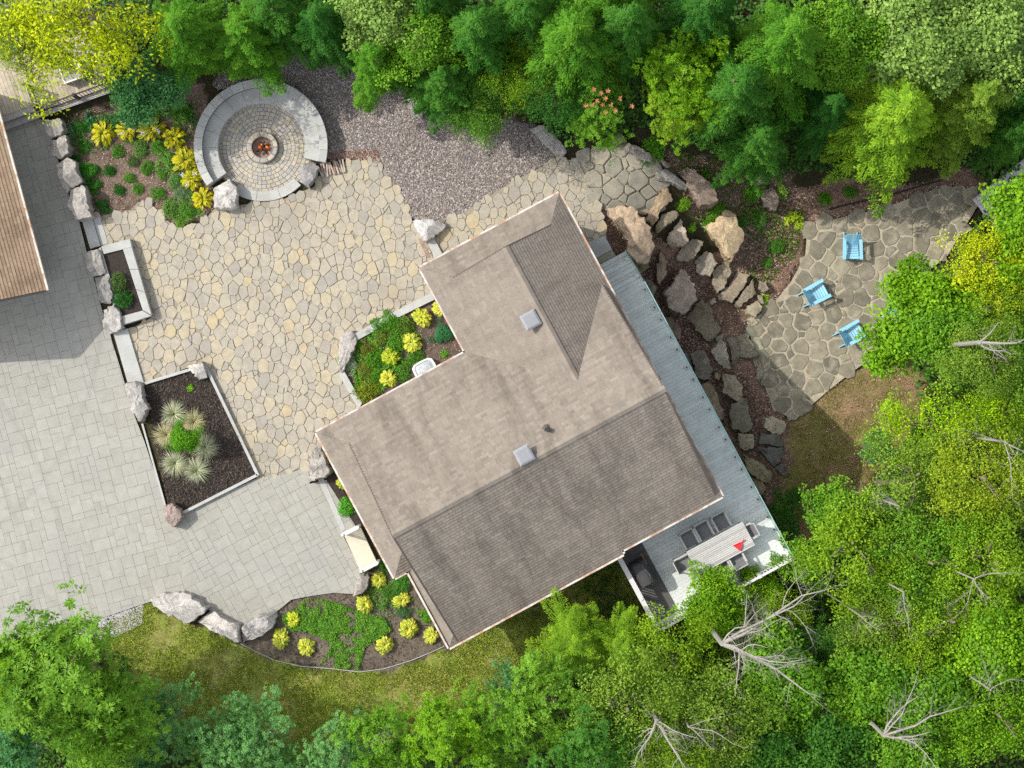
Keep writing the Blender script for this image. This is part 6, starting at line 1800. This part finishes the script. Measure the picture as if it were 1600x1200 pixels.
def tuft_mesh(seed, n=430, L=.62):
    """fountain of narrow arching blades"""
    rng = np.random.default_rng(seed); mb = MB()
    for i in range(n):
        a = rng.random() * 6.283; el = math.radians(rng.uniform(12, 85)); l = L * rng.uniform(.6, 1.1); d = np.array([math.cos(a), math.sin(a), 0]); s = np.array([-math.sin(a), math.cos(a), 0])
        p = d * rng.random() * .07; e = el; V = []; r = float(rng.random())
        for k in range(5):
            w = .009 * (1 - k / 4.2); V += [p - s * w, p + s * w]; p = p + (d * math.cos(e) + np.array([0, 0, math.sin(e)])) * l / 4; e -= math.radians(22)
        mb.add(V, [(2 * k, 2 * k + 1, 2 * k + 3, 2 * k + 2) for k in range(4)], r)
    return raw_mesh('grass_tuft', np.array(mb.v), mb.f, MAT['grass'], mb.r)
TM = [tuft_mesh(330 + i) for i in range(2)]
GT_ = 'blue green grass tufts ringed round the shrub in the mulch bed'
for i, (px, py, r, lb) in enumerate([(271, 647, 22, 'blue green grass tuft nearest the driveway corner boulder'), (302, 660, 21, 'blond grass tuft on the patio side of the round shrub'), (259, 680, 21, 'grass tuft on the driveway side of the round shrub'),
                                     (320, 699, 22, 'grass tuft on the side where the shrub shadow falls'), (273, 724, 22, 'grass tuft lowest on the driveway side of the round shrub'), (307, 735, 22, 'bluest grass tuft, at the walk end of the mulch bed')]):
    x, y, z = W(px, py, .3); t = link('ornamental_grass', TM[i % 2], None, (x, y, .08)); s = r / 40 / .50; t.scale = (s, s, s); t.rotation_euler = (0, 0, i)
    t.color = (*((.50, .47, .27) if i in (1, 2) else (.44, .47, .31)), 1); tag(t, lb, 'ornamental grass', GT_)
    # dry straw skirt
def shrub_me(kind, k):
    key = ('sh', kind, k)
    if key in PROTO: return PROTO[key]
    s = 400 + 11 * k + sum(map(ord, kind))
    if kind == 'ball': V, r = broad_crown(s, .5, 70, 60, .055, .6, rc=(.5, .95), squash=.85)
    elif kind == 'loose': V, r = broad_crown(s, .5, 42, 34, .085, .5, rc=(.5, 1.0), squash=.7)
    elif kind == 'broad': V, r = broad_crown(s, .5, 16, 14, .22, .6, rc=(.6, 1.1), squash=.6)
    elif kind == 'fine': V, r = broad_crown(s, .5, 60, 70, .045, .35, rc=(.5, 1.0), squash=.7)
    PROTO[key] = mesh_from_leaves('shrub', V, r, MAT['leaf']); return PROTO[key]
def shrub(kind, px, py, r, col, label, group, h=None, name='shrub', i=0, zbase=None, cat=None):
    hh = (r / 40 * .75) if h is None else h
    x, y, z = G(px, py, hh); z = float(zg(x, y)) if zbase is None else zbase
    me = shrub_me(kind, i % 2)
    t = link(name, me, None, (x, y, z + hh * .45)); s = r / 40 / .5 * .98; t.scale = (s, s, hh / .5 * 1.0); t.rotation_euler = (0, 0, i * 1.3); t.color = (*col, 1)
    tag(t, label, cat or ('bush' if name == 'shrub' else 'plant'), group)
    return t
G1 = 'small shrubs in the bed by the driveway boulders'
DK, MD, LT = (.035, .15, .02), (.10, .26, .03), (.18, .34, .04)
for i, a in enumerate([
 ('ball', 122, 197, 12, DK, 'dark green ball shrub just below the black railing'), ('ball', 129, 228, 11, (.05, .19, .02), 'green ball shrub beside the second driveway boulder'),
 ('ball', 136, 268, 16, (.05, .22, .02), 'largest green ball shrub beside the broad driveway boulder'), ('ball', 148, 290, 10, (.05, .20, .02), 'green ball shrub below the largest one'),
 ('ball', 160, 320, 11, DK, 'dark ball shrub at the patio end of the bed'), ('loose', 171, 266, 9, DK, 'small dark shrub in the middle bark'), ('loose', 201, 278, 9, MD, 'bright little shrub in the middle of the bark'),
 ('loose', 215, 295, 9, MD, 'bright little shrub nearer the patio'), ('loose', 186, 297, 9, DK, 'dark little shrub beside the bright ones near the patio'), ('loose', 229, 262, 11, MD, 'round green shrub in the centre of the bed'),
 ('loose', 252, 272, 8, MD, 'small shrub between the centre and the hostas'), ('loose', 183, 237, 10, MD, 'shrub below the first golden hosta'), ('loose', 219, 233, 13, (.12, .25, .05), 'pale shrub below the greenest golden hosta'),
 ('loose', 247, 229, 12, MD, 'shrub with pale leaves in front of the woods'), ('fine', 207, 252, 10, (.09, .17, .04), 'wispy shrub in the upper bark'), ('loose', 265, 247, 10, MD, 'shrub squeezed behind the bench hostas'),
 ('loose', 273, 283, 11, (.12, .28, .06), 'shrub beside the second hosta from the patio'), ('fine', 285, 302, 14, (.16, .26, .12), 'shrub with lilac flowers beside the last hosta'), ('loose', 247, 302, 11, MD, 'shrub near the patio corner'),
 ('loose', 266, 325, 15, (.14, .28, .05), 'spreading weedy shrub at the patio edge'), ('loose', 290, 328, 13, MD, 'spreading shrub below the lilac flowers'), ('loose', 281, 347, 9, LT, 'tiny light shrub at the tip of the bed'),
 ('broad', 206, 180, 18, (.05, .20, .04), 'broad leaved dark plant under the trees behind the hostas'), ('broad', 142, 186, 10, (.07, .22, .09), 'blue green broad leaved plant below the railing'), ('broad', 178, 186, 9, (.05, .18, .05), 'broad leaved plant behind the second hosta'),
 ('broad', 108, 204, 9, (.16, .32, .16), 'pale broad leaf plant beside the square boulder'), ('loose', 245, 165, 20, (.14, .28, .02), 'yellowish bush under the trees behind the hostas'), ('loose', 282, 175, 18, MD, 'green bush between the bench and the woods'),
 ('loose', 118, 248, 8, DK, 'dark tuft behind the broad driveway boulder'), ('fine', 137, 300, 8, MD, 'thin tuft behind the long driveway boulder')]):
    shrub(*a, G1, i=i)
G2 = 'plants filling the house bed'
for i, a in enumerate([
 ('ball', 692, 519, 17, (.05, .20, .075), 'blue green rounded shrub against the wing wall'), ('loose', 573, 548, 14, (.17, .20, .03), 'bronze tipped azalea nearest the corner boulder'), ('loose', 597, 528, 13, (.15, .22, .03), 'bronze azalea beside the long kerb'),
 ('loose', 631, 509, 16, (.13, .23, .03), 'bronze green azalea below the kerb, next to the closest hosta'), ('loose', 572, 611, 18, (.19, .25, .02), 'yellow bronze azalea by the patio kerb'), ('loose', 570, 578, 14, (.18, .24, .03), 'bronze azalea between the white blooms and the hosta'),
 ('fine', 543, 567, 15, (.32, .42, .28), 'white flowering clump over the corner boulder'), ('loose', 590, 512, 15, (.09, .26, .02), 'green mat plant trailing over the kerb'), ('loose', 612, 502, 16, (.09, .26, .02), 'green mat plant along the kerb'),
 ('loose', 585, 560, 16, (.10, .28, .02), 'bright green filler plant in the middle of the house bed'), ('loose', 618, 533, 16, (.09, .25, .02), 'green filler plant above the middle hosta'), ('loose', 648, 557, 14, (.10, .25, .03), 'green filler plant below the middle hosta'),
 ('loose', 630, 585, 13, (.10, .25, .03), 'green filler plant beside the window well'), ('loose', 590, 588, 13, (.10, .25, .02), 'green filler plant beside the eave hosta'), ('loose', 557, 535, 9, (.09, .26, .02), 'small green plant by the corner boulder'),
 ('broad', 558, 596, 8, (.12, .30, .02), 'low green rosettes at the patio kerb'), ('broad', 694, 554, 6, (.12, .30, .03), 'tiny weed alone in the bark near the valley')]):
    shrub(*a, G2, i=i)
G3 = 'green plants in the curved bed and under the eaves'
for i, a in enumerate([
 ('loose', 626, 911, 15, (.08, .26, .03), 'dark green shrub beside the porch end skirt'), ('ball', 666, 964, 9, (.13, .33, .02), 'clipped green ball half under the house corner'), ('loose', 541, 793, 15, (.11, .38, .03), 'bright green bush in the narrow bed under the front eave'),
 ('broad', 602, 886, 10, (.07, .2, .03), 'leafy plant in the shade beside the porch'), ('fine', 630, 957, 12, (.09, .2, .07), 'blue green spiky plant beside the house skirt hosta'), ('loose', 606, 925, 12, (.10, .24, .03), 'green plant between the two hostas at the porch end')]):
    shrub(*a, G3, i=i)
sx_, sy_, _ = W(286, 685, 1.55)
rs_ = empty('round_shrub', (sx_, sy_, .08), 'round green shrub on a short stem in a ring of grass tufts', 'bush')
for q in range(3):
    cw = link('crown', shrub_me('ball', q % 2), rs_, ((0, 0, 1.45), (.16, -.1, 1.3), (-.15, .12, 1.35))[q]); cw.scale = (1.0 - .2 * (q > 0),) * 3; cw.rotation_euler = (0, 0, q * 2); cw.color = (.11, .30, .015, 1)
stm = MB(); stm.tube([(0, 0, -.05), (.02, 0, .6), (0, .02, 1.35)], [.05, .04, .03], 6); link('stem', raw_mesh('stem', np.array(stm.v), stm.f, MAT['bark'], stm.r), rs_)
shrub('loose', 186, 440, 14, (.09, .16, .04), 'small reddish shrub in the raised planter', 'shrubs in the raised planter', zbase=pz - .1, h=.35)
shrub('loose', 192, 468, 15, (.05, .17, .03), 'small dark green shrub with pink tips in the raised planter', 'shrubs in the raised planter', i=1, zbase=pz - .1, h=.35)
shrub('broad', 297, 606, 5, (.2, .45, .02), 'tiny bright weed alone in the dark mulch', None, name='weed', h=.12, zbase=.07)
G4 = 'weeds and ferns on the shady slope'
for i, a in enumerate([
 ('loose', 1020, 232, 20, (.12, .34, .02), 'bright fern clump behind the slanting rock'), ('broad', 1193, 467, 8, (.33, .55, .03), 'bright yellow green weed at the foot of the slab steps'), ('loose', 1122, 328, 13, (.13, .33, .02), 'green weeds on top of the tan split boulder'),
 ('loose', 1106, 347, 11, (.13, .33, .02), 'green weeds beside the tan split boulder'), ('loose', 1068, 318, 12, (.15, .32, .02), 'green tuft below the long brown boulder'), ('loose', 1080, 355, 8, (.13, .3, .02), 'small green tuft by the third step'),
 ('broad', 1218, 300, 11, (.25, .42, .06), 'large pale leaves in the shade by the grey brown boulder'), ('broad', 1237, 341, 12, (.38, .50, .03), 'yellow green leaves at the corner of the flagstone terrace'), ('broad', 1250, 350, 8, (.36, .50, .03), 'smaller yellow green leaves next to the terrace corner'),
 ('loose', 1175, 300, 15, (.09, .26, .02), 'green fern under the hemlocks by the pink boulder'), ('loose', 1185, 340, 14, (.08, .22, .03), 'green weeds on the litter slope'), ('loose', 1213, 385, 13, (.10, .26, .03), 'weeds above the lowest slab step'), ('loose', 1160, 345, 11, (.08, .22, .03), 'weeds behind the tan split boulder'),
 ('loose', 1102, 272, 10, (.12, .32, .02), 'little fern by the head of the long brown boulder'), ('loose', 1200, 410, 9, (.10, .26, .03), 'weed tuft among fallen leaves'), ('loose', 1222, 800, 18, (.09, .25, .03), 'green bush by the lower deck edge'), ('loose', 1240, 775, 14, (.07, .2, .03), 'weedy bush in the house shadow'),
 ('loose', 1290, 310, 11, (.13, .32, .02), 'bright weeds above the black pipe'), ('loose', 1330, 300, 11, (.10, .26, .02), 'green weeds beside the black pipe')]):
    shrub(*a, G4, i=i, name='fern' if 'fern' in a[5] else 'weed')
# groundcover mats: countless small leaves
def mat_cover(poly, n, seed, col, label, thr=.42, L=.07, hm=.16):
    rng = np.random.default_rng(seed); X, Y, Z = pts_in(poly, n, seed)
    k = vnoise(X * 1.4, Y * 1.4, seed) * .5 + vnoise(X * 5, Y * 5, seed + 1) * .5; m = rng.random(n) < np.clip((k - thr) * 5 + .25, .03, 1)
    X, Y, Z, k = X[m], Y[m], Z[m], k[m]; n = len(X)
    P = np.stack([X, Y, Z + .02 + hm * np.clip(k - thr, 0, 1) / (1 - thr) + rng.random(n) * .05], -1); D = rng.normal(0, 1, (n, 3)) * np.array([1, 1, .35]); N = np.array([0, 0, 1.0]) + rng.normal(0, .35, (n, 3)); Ln = L * rng.uniform(.6, 1.4, n)
    o = link('groundcover', mesh_from_leaves('groundcover', leaf_quads(P, D, N, Ln, Ln * .6), rng.random(n), MAT['leaf'])); o.color = (*col, 1); return tag(o, label, kind='stuff')
mat_cover([(440, 965), (480, 935), (520, 940), (560, 955), (600, 965), (612, 985), (570, 1010), (560, 1046), (500, 1040), (520, 1005), (480, 985), (455, 985)], 15000, 501, (.11, .27, .025), 'green groundcover mat spreading between the hostas', .33)
mat_cover([(560, 925), (620, 900), (660, 960), (640, 985), (590, 970)], 3000, 502, (.12, .26, .04), 'thin groundcover by the house skirt', .5)
mat_cover([(550, 540), (620, 498), (660, 520), (650, 570), (600, 610), (570, 625), (545, 575)], 6500, 503, (.10, .28, .02), 'green groundcover filling the house bed', .36)
mat_cover([(105, 195), (180, 170), (310, 160), (310, 190), (290, 225), (200, 225), (150, 240), (115, 235)], 4500, 504, (.06, .18, .03), 'low shade plants behind the hostas', .5)
mat_cover([(240, 220), (290, 260), (320, 335), (280, 350), (255, 335), (265, 300), (235, 260)], 3500, 505, (.12, .27, .04), 'low weeds among the hostas of the upper bed', .5)
mat_cover([(850, 880), (965, 880), (1000, 960), (900, 990), (830, 960)], 5000, 506, (.05, .12, .03), 'shaded weeds below the deck rail', .52)
mat_cover([(1205, 760), (1300, 780), (1240, 850), (1215, 830)], 4000, 507, (.07, .2, .03), 'weeds by the lower deck corner', .45)
print('objects', len(sc.objects))
